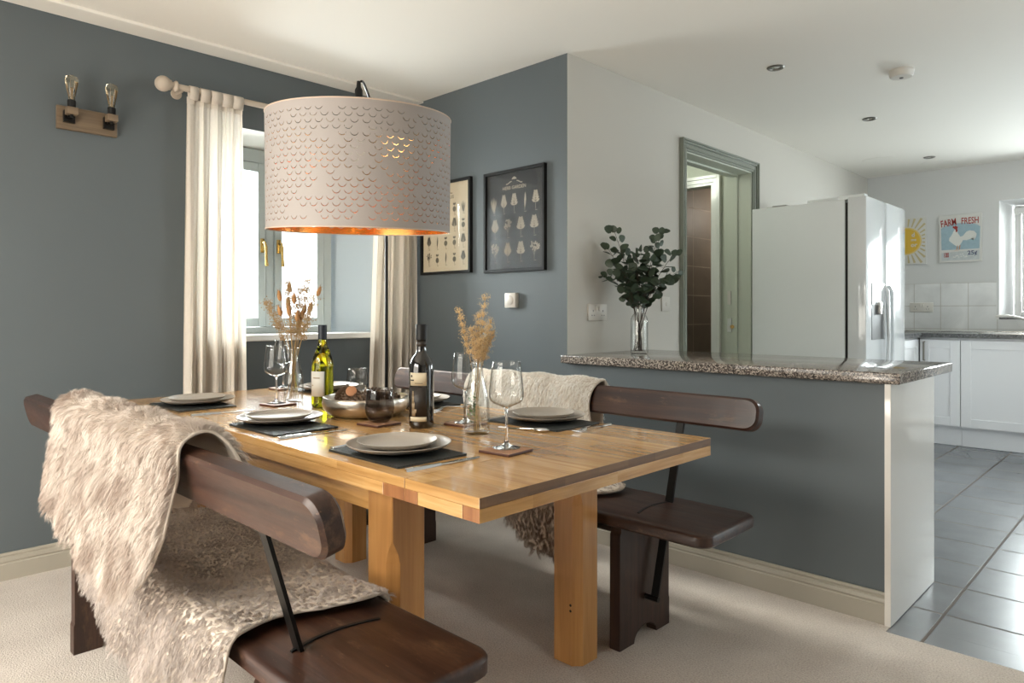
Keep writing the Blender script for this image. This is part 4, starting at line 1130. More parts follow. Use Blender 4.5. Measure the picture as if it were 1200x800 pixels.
b = BM(); tube(b, [(0, 0, 0), (0, 0, .05), (.0, -.0, .075)], [.022, .02, .018], 14); obj('tap_body', b, M['chrome'], t, True, 40)
b = BM(); tube(b, bez([(0, 0, .06), (-.02, -.02, .10), (-.12, -.07, .135), (-.24, -.14, .155), (-.26, -.15, .13)], 14), .011, 12); obj('spout', b, M['white_plastic'], t, True, 40)
b = BM(); tube(b, [(0, 0, .075), (.02, 0, .10), (.09, .0, .12)], .007, 10); obj('lever', b, M['chrome'], t, True, 40)

# kitchen pictures
RXD = Matrix.Rotation(PI/2, 4, 'X')
t = thing('farm_print', 'square hen print lettered in red on the end kitchen wall', 'picture', (2.052, D, 1.764))
w, h = .327, .425
b = BM(); box(b, -w/2, w/2, -.018, -.0005, -h/2, h/2, .002); cv = obj('canvas', b, M['canvas'], t)
def flat(pts, y, mat, name, parent):
    bm = BM(); bm.faces.new([bm.verts.new((x, y, z)) for x, z in pts]); return obj(name, bm, mat, parent)
Y = -.0184
flat([(-.145, -.10), (.145, -.10), (.15, .10)] + [(.15*math.cos(a)*1.0, .085+.05*math.sin(a)) for a in [.2+k*.3 for k in range(10)]] + [(-.15, .10)], Y, M['pale_blue'], 'blue_ground', cv)
flat([(-.145, -.195), (.145, -.195), (.145, -.11), (-.145, -.125)], Y, simple('pale_grey_ink', (.50, .53, .53), .7, var=.2, vscale=40), 'lower_band', cv)
hen = [(-.052, .062), (-.040, .085), (-.024, .078), (-.020, .05), (.002, .012), (.022, .020), (.045, .052), (.070, .064), (.105, .056), (.124, .030), (.118, -.002), (.104, -.022), (.098, .0), (.080, -.012), (.048, -.022), (.022, -.018), (.008, -.045), (-.010, -.072), (-.032, -.068), (-.058, -.045), (-.086, -.018), (-.084, .006), (-.066, .030)]
bm = BM(); bm.faces.new([bm.verts.new((x, Y-.0004, z)) for x, z in hen]); bmesh.ops.triangulate(bm, faces=bm.faces[:]); obj('hen', bm, M['hen_white'], cv)
flat([(-.058, .095), (-.056, .112), (-.044, .106), (-.036, .116), (-.026, .106), (-.016, .102), (-.022, .088), (-.020, .062), (-.032, .052), (-.036, .078), (-.048, .090)], Y-.0006, M['red_ink'], 'comb', cv)
bm = BM()
for x in (-.022, -.004):
    bm.faces.new([bm.verts.new((x+dx, Y-.0004, z)) for dx, z in ((0, -.060), (.006, -.060), (.0, -.10), (-.03, -.115), (-.006, -.10))])
obj('legs', bm, M['orange_ink'], cv)
text('lettering', 'FARM', .075, Matrix.Translation((-.090, Y-.0006, .140)) @ Matrix.Rotation(-.13, 4, 'Y') @ RXD @ Matrix.Diagonal((.66, 1.15, 1, 1)), M['red_ink'], cv, .0002, bold=.0012)
text('lettering', 'FRESH', .07, Matrix.Translation((.074, Y-.0006, .148)) @ RXD @ Matrix.Diagonal((.70, 1.15, 1, 1)), M['red_ink'], cv, .0002, bold=.0008)
text('lettering', '25¢', .052, Matrix.Translation((.092, Y-.0006, -.135)) @ RXD, simple('navy_ink', (.06, .07, .14), .7), cv, .0002, bold=.001)
text('lettering', '100', .046, Matrix.Translation((-.108, Y-.0006, -.148)) @ RXD @ Matrix.Diagonal((.6, 1.3, 1, 1)), M['red_ink'], cv, .0002, bold=.0012)
bm = BM()
for k in range(14):
    x = -.05+k*.0085+random.uniform(-.003, .003); z = -.15+random.uniform(-.02, .012)
    bm.faces.new([bm.verts.new((x+.006*math.cos(a), Y-.0005, z+.0045*math.sin(a))) for a in [k2*PI/4 for k2 in range(8)]])
obj('egg_pattern', bm, M['hen_white'], cv)
t = thing('sun_print', 'white print with a mustard sun and rays, half hidden behind the fridge door', 'picture', (1.62, D, 1.766))
w, h = .330, .43
b = BM(); box(b, -w/2, w/2, -.018, -.0005, -h/2, h/2, .002); cv = obj('canvas', b, M['canvas'], t)
flat([(.128*math.cos(2*PI*k/40), .128*math.sin(2*PI*k/40)) for k in range(40)], Y-.0003, simple('pale_yellow_ink', (.68, .52, .20), .7), 'sun_ring', cv)
flat([(.115*math.cos(2*PI*k/40), .115*math.sin(2*PI*k/40)) for k in range(40)], Y-.0004, M['yellow'], 'sun_disc', cv)
bm = BM()
for k in range(28):
    a = 2*PI*(k+.5)/28; c, s = math.cos(a), math.sin(a)
    rmax = min((w/2-.008)/max(abs(c), 1e-3), (h/2-.008)/max(abs(s), 1e-3))
    bm.faces.new([bm.verts.new((r*math.cos(a+d), Y-.0002, r*math.sin(a+d))) for r, d in ((.134, -.035), (rmax*.985, -.045), (rmax*.985, .045), (.134, .035))])
obj('sun_rays', bm, simple('ochre_ray_ink', (.50, .42, .24), .7), cv)
for s_, x, z, sz in (('d', .058, .055, .055), ('me', .062, .010, .035), ('or', .065, -.038, .055)):
    text('lettering', s_, sz, Matrix.Translation((x, Y-.0008, z)) @ RXD, M['canvas'], cv, .0002, bold=.001)

# ------------------------------------------------------------------ things on the table
Z = TZ
# slate place mats
b = BM(); rnd = random.Random(2); o1 = rounded(.30, .212, .004, 2)
a0 = [b.verts.new((x, y, 0)) for x, y in o1]; a1 = [b.verts.new((x+rnd.uniform(-.001, .001), y+rnd.uniform(-.001, .001), .0055)) for x, y in o1]
for k in range(len(a0)): b.faces.new((a0[k], a0[(k+1) % len(a0)], a1[(k+1) % len(a1)], a1[k]))
b.faces.new(a0); b.faces.new(a1)
mat0 = obj('place_mat', b, M['mat']); mat0['group'] = 'black slate place mats'; mat0['category'] = 'place mat'
A = [(.765, -1.63), (1.475, -1.63), (2.065, -1.63)]
Bs = [(.68, -1.005), (1.34, -1.005), (2.005, -1.002)]
SIDE = 'on the side nearest the camera'; FAR = 'on the far side by the wall bench'
where = ['at the window end, cream fur side', 'mid table, cream fur side', 'at the near end, cream fur side',
         'at the window end, blue wall side', 'mid table, blue wall side', 'at the near end, blue wall side']
for k, (x, y) in enumerate(A+Bs):
    o = mat0 if k == 0 else mat0.copy()
    if k: C.objects.link(o)
    o.location = (x, y, Z); o['label'] = 'black slate place mat ' + where[k]
def plate_bm(R, h, foot):
    b = BM()
    lathe(b, [(0, .003), (foot-.006, .003), (foot-.004, 0), (foot, 0), (foot+.006, .003), (R*.82, h*.38), (R*.95, h*.72), (R-.001, h*.96), (R-.0015, h), (R-.005, h-.0005), (R*.93, h*.80), (R*.80, h*.48), (foot, .007), (0, .006)], n=72)
    return b
dp = obj('dinner_plate', plate_bm(.135, .021, .075), M['stoneware'], None, True, 60)
sp = obj('side_plate', plate_bm(.104, .021, .055), M['stoneware'], None, True, 60)
for o, g in ((dp, 'large grey stoneware plates'), (sp, 'small grey stoneware plates')): o['group'] = g; o['category'] = 'plate'
PA = [(.74, -1.598), (1.402, -1.60), (2.052, -1.612), (.68, -.985), (1.325, -.99), (1.985, -.972)]
for k, (x, y) in enumerate(PA):
    o = dp if k == 0 else dp.copy(); q = sp if k == 0 else sp.copy()
    if k: C.objects.link(o); C.objects.link(q)
    o.location = (x, y, Z+.0056); q.location = (x-.004, y-.002, Z+.0056+.0062)
    o['label'] = 'large grey plate under the small one, ' + where[k]; q['label'] = 'small grey plate stacked on top, ' + where[k]

# cutlery
def strip(bm, prof):
    """prof: list of (s, half width, z, thickness)"""
    prev = None
    for s, w_, z, th in prof:
        c = [bm.verts.new((s, -w_, z)), bm.verts.new((s, w_, z)), bm.verts.new((s, w_*.8, z+th)), bm.verts.new((s, -w_*.8, z+th))]
        if prev:
            for k in range(4): bm.faces.new((prev[k], prev[(k+1) % 4], c[(k+1) % 4], c[k]))
        else: bm.faces.new(c)
        prev = c
    bm.faces.new(prev)
kn = thing('table_knife', 'k', 'knife', (0, 0, 0), group='silver table knives')
b = BM(); strip(b, [(-.112, .0045, .0008, .006), (-.108, .006, 0, .0075), (-.06, .0056, 0, .007), (-.012, .0045, .0006, .0055)]); obj('handle', b, M['chrome'], kn, True, 50)
b = BM(); strip(b, [(-.012, .0045, .001, .004), (.0, .008, .002, .0015), (.05, .0095, .002, .0013), (.09, .0085, .002, .0012), (.105, .005, .002, .001), (.112, .001, .002, .0008)]); obj('blade', b, M['chrome'], kn, True, 50)
fk = thing('table_fork', 'f', 'fork', (0, 0, 0), group='silver table forks')
b = BM(); strip(b, [(-.10, .003, .003, .002), (-.097, .0085, .002, .0022), (-.06, .006, .001, .0022), (-.02, .0028, .004, .0025), (.02, .0026, .009, .0025), (.045, .004, .009, .0022)]); obj('handle', b, M['chrome'], fk, True, 50)
b = BM(); strip(b, [(.045, .004, .009, .0022), (.055, .011, .006, .002), (.066, .0125, .003, .0018)])
for k in range(4):
    y = (k-1.5)*.0072
    prev = None
    for s, z in ((.064, .0035), (.08, .0012), (.092, .002), (.103, .007)):
        w_ = .0019 if s < .1 else .0008
        c = [b.verts.new((s, y-w_, z)), b.verts.new((s, y+w_, z)), b.verts.new((s, y+w_, z+.0014)), b.verts.new((s, y-w_, z+.0014))]
        if prev:
            for j in range(4): b.faces.new((prev[j], prev[(j+1) % 4], c[(j+1) % 4], c[j]))
        else: b.faces.new(c)
        prev = c
    b.faces.new(prev)
obj('tines', b, M['chrome'], fk, True, 50)
first = [True, True]
def put(i, src, loc, rz, label):
    if first[i]:
        first[i] = False; src.location = loc; src.rotation_euler = (0, 0, rz); src['label'] = label
    else: dup(src, loc, rz, label)
for k, (x, y) in enumerate(A):
    kx = [1.03-.0, 1.668, 2.252][k] - (x+.185); kx = [1.045, 1.668, 2.252][k]
    put(0, kn, (kx, y+.0, Z), PI/2-.02-.04*(k == 0), 'silver knife beside the mat ' + where[k])
    put(1, fk, (x-.178, y+.015, Z), PI/2+.06, 'silver fork beside the mat ' + where[k])
for k, (x, y) in enumerate(Bs):
    put(0, kn, (x-.182, y+.01, Z), -PI/2+.03, 'silver knife beside the mat ' + where[3+k])
    put(1, fk, (x+.19, y+.02, Z), -PI/2+.10 , 'silver fork beside the mat ' + where[3+k])
# dessert spoons laid at the inner side of two settings
sn = thing('dessert_spoon', 'silver dessert spoon poking out from under the plate nearest the tall wine glass', 'spoon', (0, 0, 0), group='silver dessert spoons')
b = BM(); strip(b, [(-.09, .0025, .003, .002), (-.087, .0075, .002, .002), (-.05, .0052, .001, .002), (0, .0024, .004, .0022), (.035, .003, .006, .002)]); obj('handle', b, M['chrome'], sn, True, 50)
b = BM(); lathe(b, [(0, 0), (.010, .001), (.016, .004), (.018, .0075), (.0172, .0075), (.015, .005), (.009, .0022), (0, .0012)], n=24, M=Matrix.Translation((.06, 0, 0)) @ Matrix.Diagonal((1.5, .95, 1, 1))); obj('bowl', b, M['chrome'], sn, True)
sn.location = (2.055, -1.147, Z); sn.rotation_euler = (0, 0, .25)
dup(sn, (1.50, -1.14, Z), .6, 'silver dessert spoon lying between the black bottle and the middle wall side plate')

# coasters
b = BM(); box(b, -.05, .05, -.05, .05, 0, .0075, .002, 2); b.normal_update()
for f in b.faces:
    if f.normal.z < .5: f.material_index = 1
cs = obj('coaster', b, [M['cork'], M['cork_dark']]); cs['group'] = 'square leather coasters'; cs['category'] = 'coaster'
CO = [(2.252, -1.424, .10, 'square brown coaster under the wine glass nearest the camera'), (1.655, -1.395, .12, 'square brown coaster under the smoked tumbler by the metal bowl'),
      (1.855, -1.205, .05, 'square brown coaster under the wine glass behind the straw filled vase'), (.985, -1.392, .1, 'square brown coaster under the wine glass at the window end, near side'),
      (.895, -.975, 0, 'square brown coaster under the clear tumbler behind the metal bowl'), (.47, -1.10, 0, 'square brown coaster under the farthest wine glass at the table corner')]
for k, (x, y, a, l) in enumerate(CO):
    o = cs if k == 0 else cs.copy()
    if k: C.objects.link(o)
    o.location = (x, y, Z); o.rotation_euler = (0, 0, a); o['label'] = l
# wine glasses
wg = thing('wine_glass', 'w', 'wine glass', (0, 0, 0), group='stemmed wine glasses')
b = BM()
lathe(b, [(0, .001), (.034, .0), (.0365, .0008), (.0365, .0016), (.022, .0045), (.008, .0095), (.0045, .020), (.0036, .05), (.0036, .085), (.0048, .098), (.009, .1035), (0, .1036)], n=56)
obj('stem', b, M['glass'], wg, True)
b = BM()
lathe(b, [(0, .1035), (.008, .104), (.020, .1095), (.034, .1155), (.0420, .1225), (.0452, .132), (.0456, .142), (.0440, .160), (.0415, .182), (.0385, .205), (.0362, .2225), (.0354, .223), (.0352, .2222), (.0374, .205), (.0404, .182), (.0428, .160), (.0444, .142), (.0440, .1325), (.0410, .124), (.0333, .1172), (.0194, .1112), (.008, .1058), (0, .1055)], n=56)
obj('glass_bowl', b, M['thin'], wg, True)
WG = [(2.24, -1.41, 'wine glass on a coaster, nearest the camera'), (.975, -1.395, 'wine glass on a coaster at the window end, beside the bunny tail vase'),
      (1.855, -1.205, 'wine glass partly behind the vase of straw coloured flowers'), (.47, -1.10, 'farthest wine glass, seen past the bunny tail vase at the window')]
for k, (x, y, l) in enumerate(WG):
    loc = (x, y, Z+.0076)
    if k == 0: wg.location = loc; wg['label'] = l
    else: dup(wg, loc, 0, l)
# tumblers
def tumbler(mat, label, x, y):
    b = BM()
    lathe(b, [(0, 0), (.022, 0), (.030, .003), (.040, .015), (.0460, .033), (.0470, .045), (.0445, .075), (.0415, .104), (.0407, .1055), (.0400, .1045), (.0428, .075), (.0453, .045), (.0443, .034), (.0382, .018), (.029, .008), (.02, .006), (0, .006)], n=56)
    o = obj('tumbler', b, mat, None, True); o.location = (x, y, Z+.0076); tag(o, label, 'tumbler', 'stemless tumblers')
tumbler(M['thin_smoke'], 'dark smoked stemless tumbler on a coaster in front of the metal bowl', 1.648, -1.388)
tumbler(M['thin'], 'clear stemless tumbler behind the pine cone bowl', .895, -.975)
# bottles
def bottle(label, x, y, prof, mat, hollow=None):
    t = thing('wine_bottle', label, 'bottle', (x, y, Z))
    b = BM(); lathe(b, prof, n=56)
    if hollow: lathe(b, hollow, n=56)
    obj('bottle_glass', b, mat, t, True, 60); return t
pb = [(0, .012), (.02, .009), (.033, .002), (.036, 0), (.0395, .005), (.040, .02), (.040, .175), (.0385, .192), (.031, .214), (.020, .228), (.0158, .238), (.0150, .250), (.0150, .300), (.0165, .301), (.0165, .316), (.0145, .318), (0, .318)]
t = bottle('black wine bottle with a cream label standing near the middle of the table', 1.786, -1.328, [(r*.97, z) for r, z in pb], M['black_glass'])
def wrap(bm, r, a0, a1, z0, z1, n=14):
    v = [[bm.verts.new((r*math.cos(a0+(a1-a0)*k/n), r*math.sin(a0+(a1-a0)*k/n), z)) for z in (z0, z1)] for k in range(n+1)]
    for p, q in zip(v[:-1], v[1:]): bm.faces.new((p[0], q[0], q[1], p[1]))
    rr = bmesh.ops.extrude_face_region(bm, geom=bm.faces[:])
    for g in [g for g in rr['geom'] if isinstance(g, bmesh.types.BMVert)]: g.co.xy *= .9945
va = math.atan2(-2.6985+1.328, 3.51-1.786)       # bearing of the label towards the near end of the table
b = BM(); wrap(b, .0393, va-1.05, va+.42, .132, .172); lb = obj('front_label', b, M['cream_label'], t, True)
b = BM(); wrap(b, .0392, va-1.05, va+.42, .032, .128); obj('picture_label', b, M['dark_label'], t, True)
b = BM(); wrap(b, .0393, va-1.05, va+.42, .022, .036); obj('lower_label', b, M['cream_label'], t, True)
b = BM()      # standing figure print on the dark label
for (a, z, wa, hz) in ((-.72, .108, .06, .008), (-.72, .090, .10, .012), (-.70, .068, .13, .014), (-.66, .048, .16, .010), (-.5, .054, .1, .006)):
    wrap_ = BM(); wrap(wrap_, .0396, va+a-wa, va+a+wa, z-hz, z+hz, 6)
    me = bpy.data.meshes.new('x'); wrap_.to_mesh(me); wrap_.free(); b.from_mesh(me); bpy.data.meshes.remove(me)
obj('label_figure', b, M['tan_print'], t, True)
b = BM(); wrap(b, .0397, va-1.0, va-.62, .147, .151); wrap_ = BM(); wrap(wrap_, .0397, va-.95, va-.78, .158, .165)
me = bpy.data.meshes.new('x'); wrap_.to_mesh(me); wrap_.free(); b.from_mesh(me)
wrap_ = BM(); wrap(wrap_, .0397, va-.55, va+.1, .139, .1405); me = bpy.data.meshes.new('x'); wrap_.to_mesh(me); wrap_.free(); b.from_mesh(me)
obj('label_print', b, M['ink'], lb, True)
b = BM(); wrap(b, .0156, va-1.3, va+1.3, .252, .268, 10); obj('neck_label', b, M['dark_label'], t, True)
b = BM(); lathe(b, [(.0152, .272), (.0170, .2735), (.0170, .3195), (.0155, .3215), (0, .3215)], n=40); obj('foil_cap', b, M['black_plastic'], t, True, 40)

pg = [(0, .018), (.012, .014), (.030, .002), (.035, 0), (.0395, .005), (.0405, .02), (.0405, .150), (.0395, .168), (.035, .190), (.027, .212), (.0195, .232), (.0158, .250), (.0148, .27), (.0148, .306), (0, .306)]
t = bottle('green glass white wine bottle with a pale label beside the metal bowl', 1.16, -1.304, pg, M['green_glass'],
           [(0, .304), (.012, .302), (.012, .27), (.0132, .25), (.0168, .232), (.0242, .212), (.032, .190), (.0365, .168), (.0375, .150), (.0375, .02), (.035, .008), (.03, .006), (.012, .018), (0, .022)])
vg = math.atan2(-2.6985+1.304, 3.51-1.16)
b = BM(); wrap(b, .0409, vg-1.45, vg+.18, .045, .138); lb = obj('front_label', b, M['white_label'], t, True)
b = BM(); wrap(b, .0412, vg-.95, vg-.25, .112, .1155); wrap_ = BM(); wrap(wrap_, .0412, vg-1.2, vg-.95, .084, .088); me = bpy.data.meshes.new('x'); wrap_.to_mesh(me); wrap_.free(); b.from_mesh(me); obj('label_print', b, M['tan_print'], lb, True)
b = BM(); lathe(b, [(.0150, .256), (.0162, .257), (.0162, .309), (.0152, .311), (0, .311)], n=40); obj('screw_cap', b, M['screw_cap'], t, True, 40)

# pewter bowl with pine cones
BX, BY = 1.437, -1.297
b = BM()
lathe(b, [(0, 0), (.092, 0), (.116, .003), (.136, .014), (.147, .030), (.150, .044), (.148, .058), (.1465, .065), (.1435, .066), (.1425, .063), (.1455, .045), (.1425, .031), (.132, .017), (.114, .0075), (.09, .005), (0, .005)], n=80)
o = obj('metal_bowl', b, M['bowl'], None, True, 60); o.location = (BX, BY, Z); tag(o, 'wide shallow hammered silver metal bowl holding pine cones', 'bowl')
def cone_bm(Lc, Rc, seed):
    rnd = random.Random(seed); bm = BM()
    lathe(bm, [(0, -Lc*.5), (Rc*.55, -Lc*.42), (Rc*.72, -.1*Lc), (Rc*.5, Lc*.25), (Rc*.15, Lc*.48), (0, Lc*.5)], n=20)
    N_ = 120
    for k in range(N_):
        tt = k/N_; a = k*2.39996; z = -Lc*.47 + Lc*.95*tt
        r = Rc*(math.sin(PI*min(1, .18+tt*.82))**.6)*.98
        up = .15+.75*tt
        c = Vector((math.cos(a)*r, math.sin(a)*r, z)); out = Vector((math.cos(a), math.sin(a), 0)); tan = Vector((-math.sin(a), math.cos(a), 0))
        n_ = (out*math.cos(up)+Vector((0, 0, 1))*math.sin(up)); s = Rc*.26*(1-.45*tt)
        bs = c - n_*s*1.1; u2 = n_.cross(tan)
        P = [bs-tan*s*.35, bs+tan*s*.35, c+tan*s*.62, c+n_*s*.45+tan*s*.25, c+n_*s*.45-tan*s*.25, c-tan*s*.62]
        v1 = [bm.verts.new(p+u2*s*.12) for p in P]; v2 = [bm.verts.new(p-u2*s*.16) for p in P]
        bm.faces.new(v1); bm.faces.new(v2[::-1])
        for q in range(6): bm.faces.new((v1[q], v1[(q+1) % 6], v2[(q+1) % 6], v2[q]))
    return bm
pc = obj('pine_cone', cone_bm(.088, .036, 1), M['cone']); pc['category'] = 'pine cone'; pc['group'] = 'pine cones in the metal bowl'
for k, (dx, dy, dz, rx, rz, s, l) in enumerate([(-.050, -.042, .054, 1.45, .9, 1.22, 'brown pine cone lying nearest the green bottle in the bowl'), (.045, -.045, .052, 1.5, -.5, 1.1, 'brown pine cone behind the smoked tumbler in the bowl'),
        (-.03, .060, .050, 1.4, 2.2, 1.1, 'brown pine cone at the back of the bowl'), (.070, .045, .047, 1.5, .3, 1.0, 'small brown pine cone at the right of the bowl near the black bottle')]):
    o = pc if k == 0 else pc.copy()
    if k: C.objects.link(o)
    o.location = (BX+dx, BY+dy, Z+dz); o.rotation_euler = (rx, 0, rz); o.scale = (s, s, s); o['label'] = l
b = BM(); lathe(b, [(0, -.004), (.016, -.004), (.0185, -.003), (.0185, .003), (.016, .004), (0, .004)], n=24)
o = obj('wood_slice', b, M['rawwood'], None, True, 40); o.location = (BX+.012, BY-.068, Z+.088); o.rotation_euler = (math.radians(62), math.radians(12), math.radians(40)); tag(o, 'small round reddish wood slice resting on the pine cones', 'wood slice')

# milk bottle vases
def vase_bm(s=1):
    b = BM()
    lathe(b, [(r*s, z) for r, z in [(0, 0), (.033, 0), (.037, .003), (.0385, .012), (.039, .06), (.038, .090), (.033, .120), (.0255, .148), (.0205, .170), (.0192, .190), (.0200, .205), (.0215, .212), (.0205, .215), (.0190, .213), (.0172, .205), (.0165, .190), (.0178, .170), (.0228, .148), (.0302, .120), (.0352, .090), (.0360, .06), (.0358, .014), (.034, .009), (0, .008)]], n=56)
    return b
def vase(name, label, x, y, z):
    o = obj(name, vase_bm(), M['thin_vase'], None, True); o.location = (x, y, z); tag(o, label, 'vase'); return o
vase('glass_vase', 'clear milk bottle vase of bunny tail grass at the window end of the table', .935, -1.30, Z)
vase('glass_vase', 'clear milk bottle vase of straw coloured dried flowers beside the black bottle', 2.0, -1.292, Z)
b = BM()
lathe(b, [(0, 0), (.040, 0), (.0445, .004), (.045, .02), (.045, .16), (.0435, .180), (.036, .196), (.0285, .205), (.0275, .215), (.0275, .245), (.0305, .250), (.0305, .256), (.0285, .257), (.0255, .252), (.0252, .215), (.027, .206), (.034, .195), (.0412, .179), (.0428, .16), (.0428, .022), (.041, .012), (0, .010)], n=56)
vz = .891
o = obj('glass_vase', b, M['thin_vase'], None, True); o.location = (1.475, .343, vz); tag(o, 'clear round shouldered glass vase of eucalyptus on the granite bar', 'vase')

# bunny tails
rnd = random.Random(12)
vx, vy = .935, -1.30
right = Vector((.718, .696, 0)); fwd = Vector((-.696, .718, 0)); up = Vector((0, 0, 1))
HT = [(-.050, .345, -.75), (-.030, .375, -.35), (-.012, .345, -.1), (-.018, .44, .2), (.004, .395, .1), (.030, .352, .55), (.052, .36, .3), (.018, .325, -.2), (-.048, .405, -.5), (.03, .33, .1), (.085, .425, .9), (.01, .29, .0)]
for k, (dx, hz, ln) in enumerate(HT):
    dep = rnd.uniform(-.02, .02)
    base = Vector((vx, vy, Z+.012)) + right*(-.35*dx+rnd.uniform(-.006, .006)) + fwd*(-dep*.3)
    neck = Vector((vx, vy, Z+.20)) + right*max(-.011, min(.011, dx*.25)) + fwd*dep*.3
    tip = Vector((vx, vy, Z+hz)) + right*dx + fwd*dep*2
    t = thing('bunny_tail_stem', 'bunny tail grass in the window end vase, ' + ['far left', 'upper left', 'left of middle', 'topmost', 'high middle', 'right of middle', 'right, leaning out', 'lower middle', 'highest on the left', 'lower right of middle', 'farthest right', 'lowest of all'][k], 'dried grass', base, group='bunny tail grasses')
    P = [p - base for p in bez([base, base.lerp(neck, .6), neck, neck.lerp(tip, .5), tip], 10)]
    b = BM(); tube(b, P, .0009, 5); obj('stem', b, M['straw'], t, True)
    d = (P[-1]-P[-2]).normalized(); q = up.rotation_difference(d).to_matrix().to_4x4()
    b = BM(); r0, l0 = .0092, .044
    lathe(b, [(0, -.002), (.004, 0), (r0*.92, .008), (r0, .016), (r0*.8, .028), (r0*.4, .037), (0, l0)], n=14, M=Matrix.Translation(P[-1]) @ q)
    for v in b.verts: v.co += Vector((rnd.uniform(-1, 1), rnd.uniform(-1, 1), rnd.uniform(-1, 1)))*.0007
    for i in range(130):
        tt = rnd.random(); a = rnd.uniform(0, 2*PI); r = r0*math.sin(PI*min(.97, tt*.85+.1))**.6
        c = Vector((r*math.cos(a), r*math.sin(a), tt*l0)); e = c + Vector((math.cos(a)*.004, math.sin(a)*.004, .007))
        s = Vector((-math.sin(a), math.cos(a), 0))*.0004
        b.faces.new([b.verts.new((Matrix.Translation(P[-1]) @ q) @ p) for p in (c-s, c+s, e)])
    obj('seed_head', b, M['bunny'], t, True)
def spray(bm, base, P, rnd, n, spread, bits, hbit, twig_mat_i=0, z_from=.35):
    tube(bm, P, .0008, 4)
    for f in bm.faces[:]: pass
    for k in range(n):
        i = rnd.randint(int(len(P)*z_from), len(P)-1); p = P[i]; d = (P[i]-P[i-1]).normalized()
        o_ = Vector((rnd.gauss(0, 1), rnd.gauss(0, 1), rnd.gauss(.6, .6))).normalized(); e = p + (d*.6+o_*.8).normalized()*spread*rnd.uniform(.4, 1)
        a0 = o_.orthogonal()*.0003
        f = bm.faces.new([bm.verts.new(p-a0), bm.verts.new(p+a0), bm.verts.new(e)]); f.material_index = 0
        for j in range(bits):
            c = p.lerp(e, rnd.uniform(.4, 1)) + Vector((rnd.gauss(0, 1), rnd.gauss(0, 1), rnd.gauss(0, 1)))*spread*.12
            s = hbit*rnd.uniform(.6, 1.3)
            vs = [bm.verts.new(c+Vector(q)*s) for q in ((1, 0, 0), (-1, 0, 0), (0, 1, 0), (0, -1, 0), (0, 0, 1), (0, 0, -1))]
            for q in ((0, 2, 4), (2, 1, 4), (1, 3, 4), (3, 0, 4), (2, 0, 5), (1, 2, 5), (3, 1, 5), (0, 3, 5)):
                f = bm.faces.new([vs[w] for w in q]); f.material_index = 1
def sprayset(vx, vy, z0, specs, mats, name, cat, group, n, spread, bits, hb, neckz, wd=.011, seed=4):
    rnd = random.Random(seed)
    for dx, dp_, hz, label in specs:
        base = Vector((vx, vy, z0+.012)) + right*(-.5*dx*.4+rnd.uniform(-.008, .008)) + fwd*rnd.uniform(-.012, .012)
        neck = Vector((vx, vy, z0+neckz)) + right*max(-wd, min(wd, dx*.2))
        tip = Vector((vx, vy, z0+hz)) + right*dx + fwd*dp_
        P = [p-base for p in bez([base, base.lerp(neck, .7), neck, neck.lerp(tip, .45) + up*.01, tip], 16)]
        bm = BM(); spray(bm, base, P, rnd, n, spread, bits, hb, z_from=.60)
        o = obj(name, bm, mats); o.location = base; tag(o, label, cat, group)
sprayset(vx, vy, Z, [(.055, .01, .47, 'airy dried flower spray in the window end vase, right of the bunny tails'), (.085, -.01, .40, 'airy dried flower spray leaning far right in the window end vase'), (-.105, 0, .385, 'thin dark dried sprig leaning far left in the window end vase'),
        (.02, .02, .43, 'airy dried flower spray in the middle of the window end vase'), (-.02, -.01, .46, 'airy dried flower spray standing left of the middle in the window end vase')], [M['straw'], M['gyp_pale']], 'dried_flower', 'dried flowers', 'airy sprays among the bunny tails', 130, .042, 5, .0024, .19)
sprayset(2.0, -1.292, Z, [(-.052, 0, .355, 'straw coloured dried flower stem leaning left beside the black bottle'), (.025, .0, .395, 'tallest straw coloured dried flower stem beside the black bottle'), (.005, .015, .34, 'straw coloured dried flower stem, centre back of the near vase'),
        (-.012, -.01, .30, 'straw coloured dried flower stem, left of centre in the near vase'), (.040, -.01, .325, 'straw coloured dried flower stem leaning right in the near vase'), (.012, -.015, .27, 'short straw coloured dried flower stem in the near vase'), (.045, .01, .29, 'short straw coloured dried flower stem at the right edge of the near vase')],
        [M['straw'], M['gyp']], 'dried_flower', 'dried flowers', 'dried flowers in the near vase', 230, .024, 4, .0012, .19, seed=6)
b = BM(); rnd = random.Random(3)
for k in range(110):
    c = Vector((rnd.gauss(-.012, .007), rnd.gauss(0, .007), rnd.gauss(.075, .018))); a = rnd.uniform(0, 6.28); l = .010
    d = Vector((math.cos(a), math.sin(a), rnd.uniform(-.5, .8)))*l; s = d.orthogonal().normalized()*.0024
    b.faces.new([b.verts.new(p) for p in (c, c+d*.5+s, c+d, c+d*.5-s)])
tube(b, [(-.006, 0, .01), (-.010, 0, .05), (-.012, 0, .09)], .0007, 4)
o = obj('green_sprig', b, simple('green_sprig_leaf', (.06, .14, .03), .6)); o.location = (2.0, -1.292, Z+.004); tag(o, 'small green sprig inside the near milk bottle vase', 'sprig')

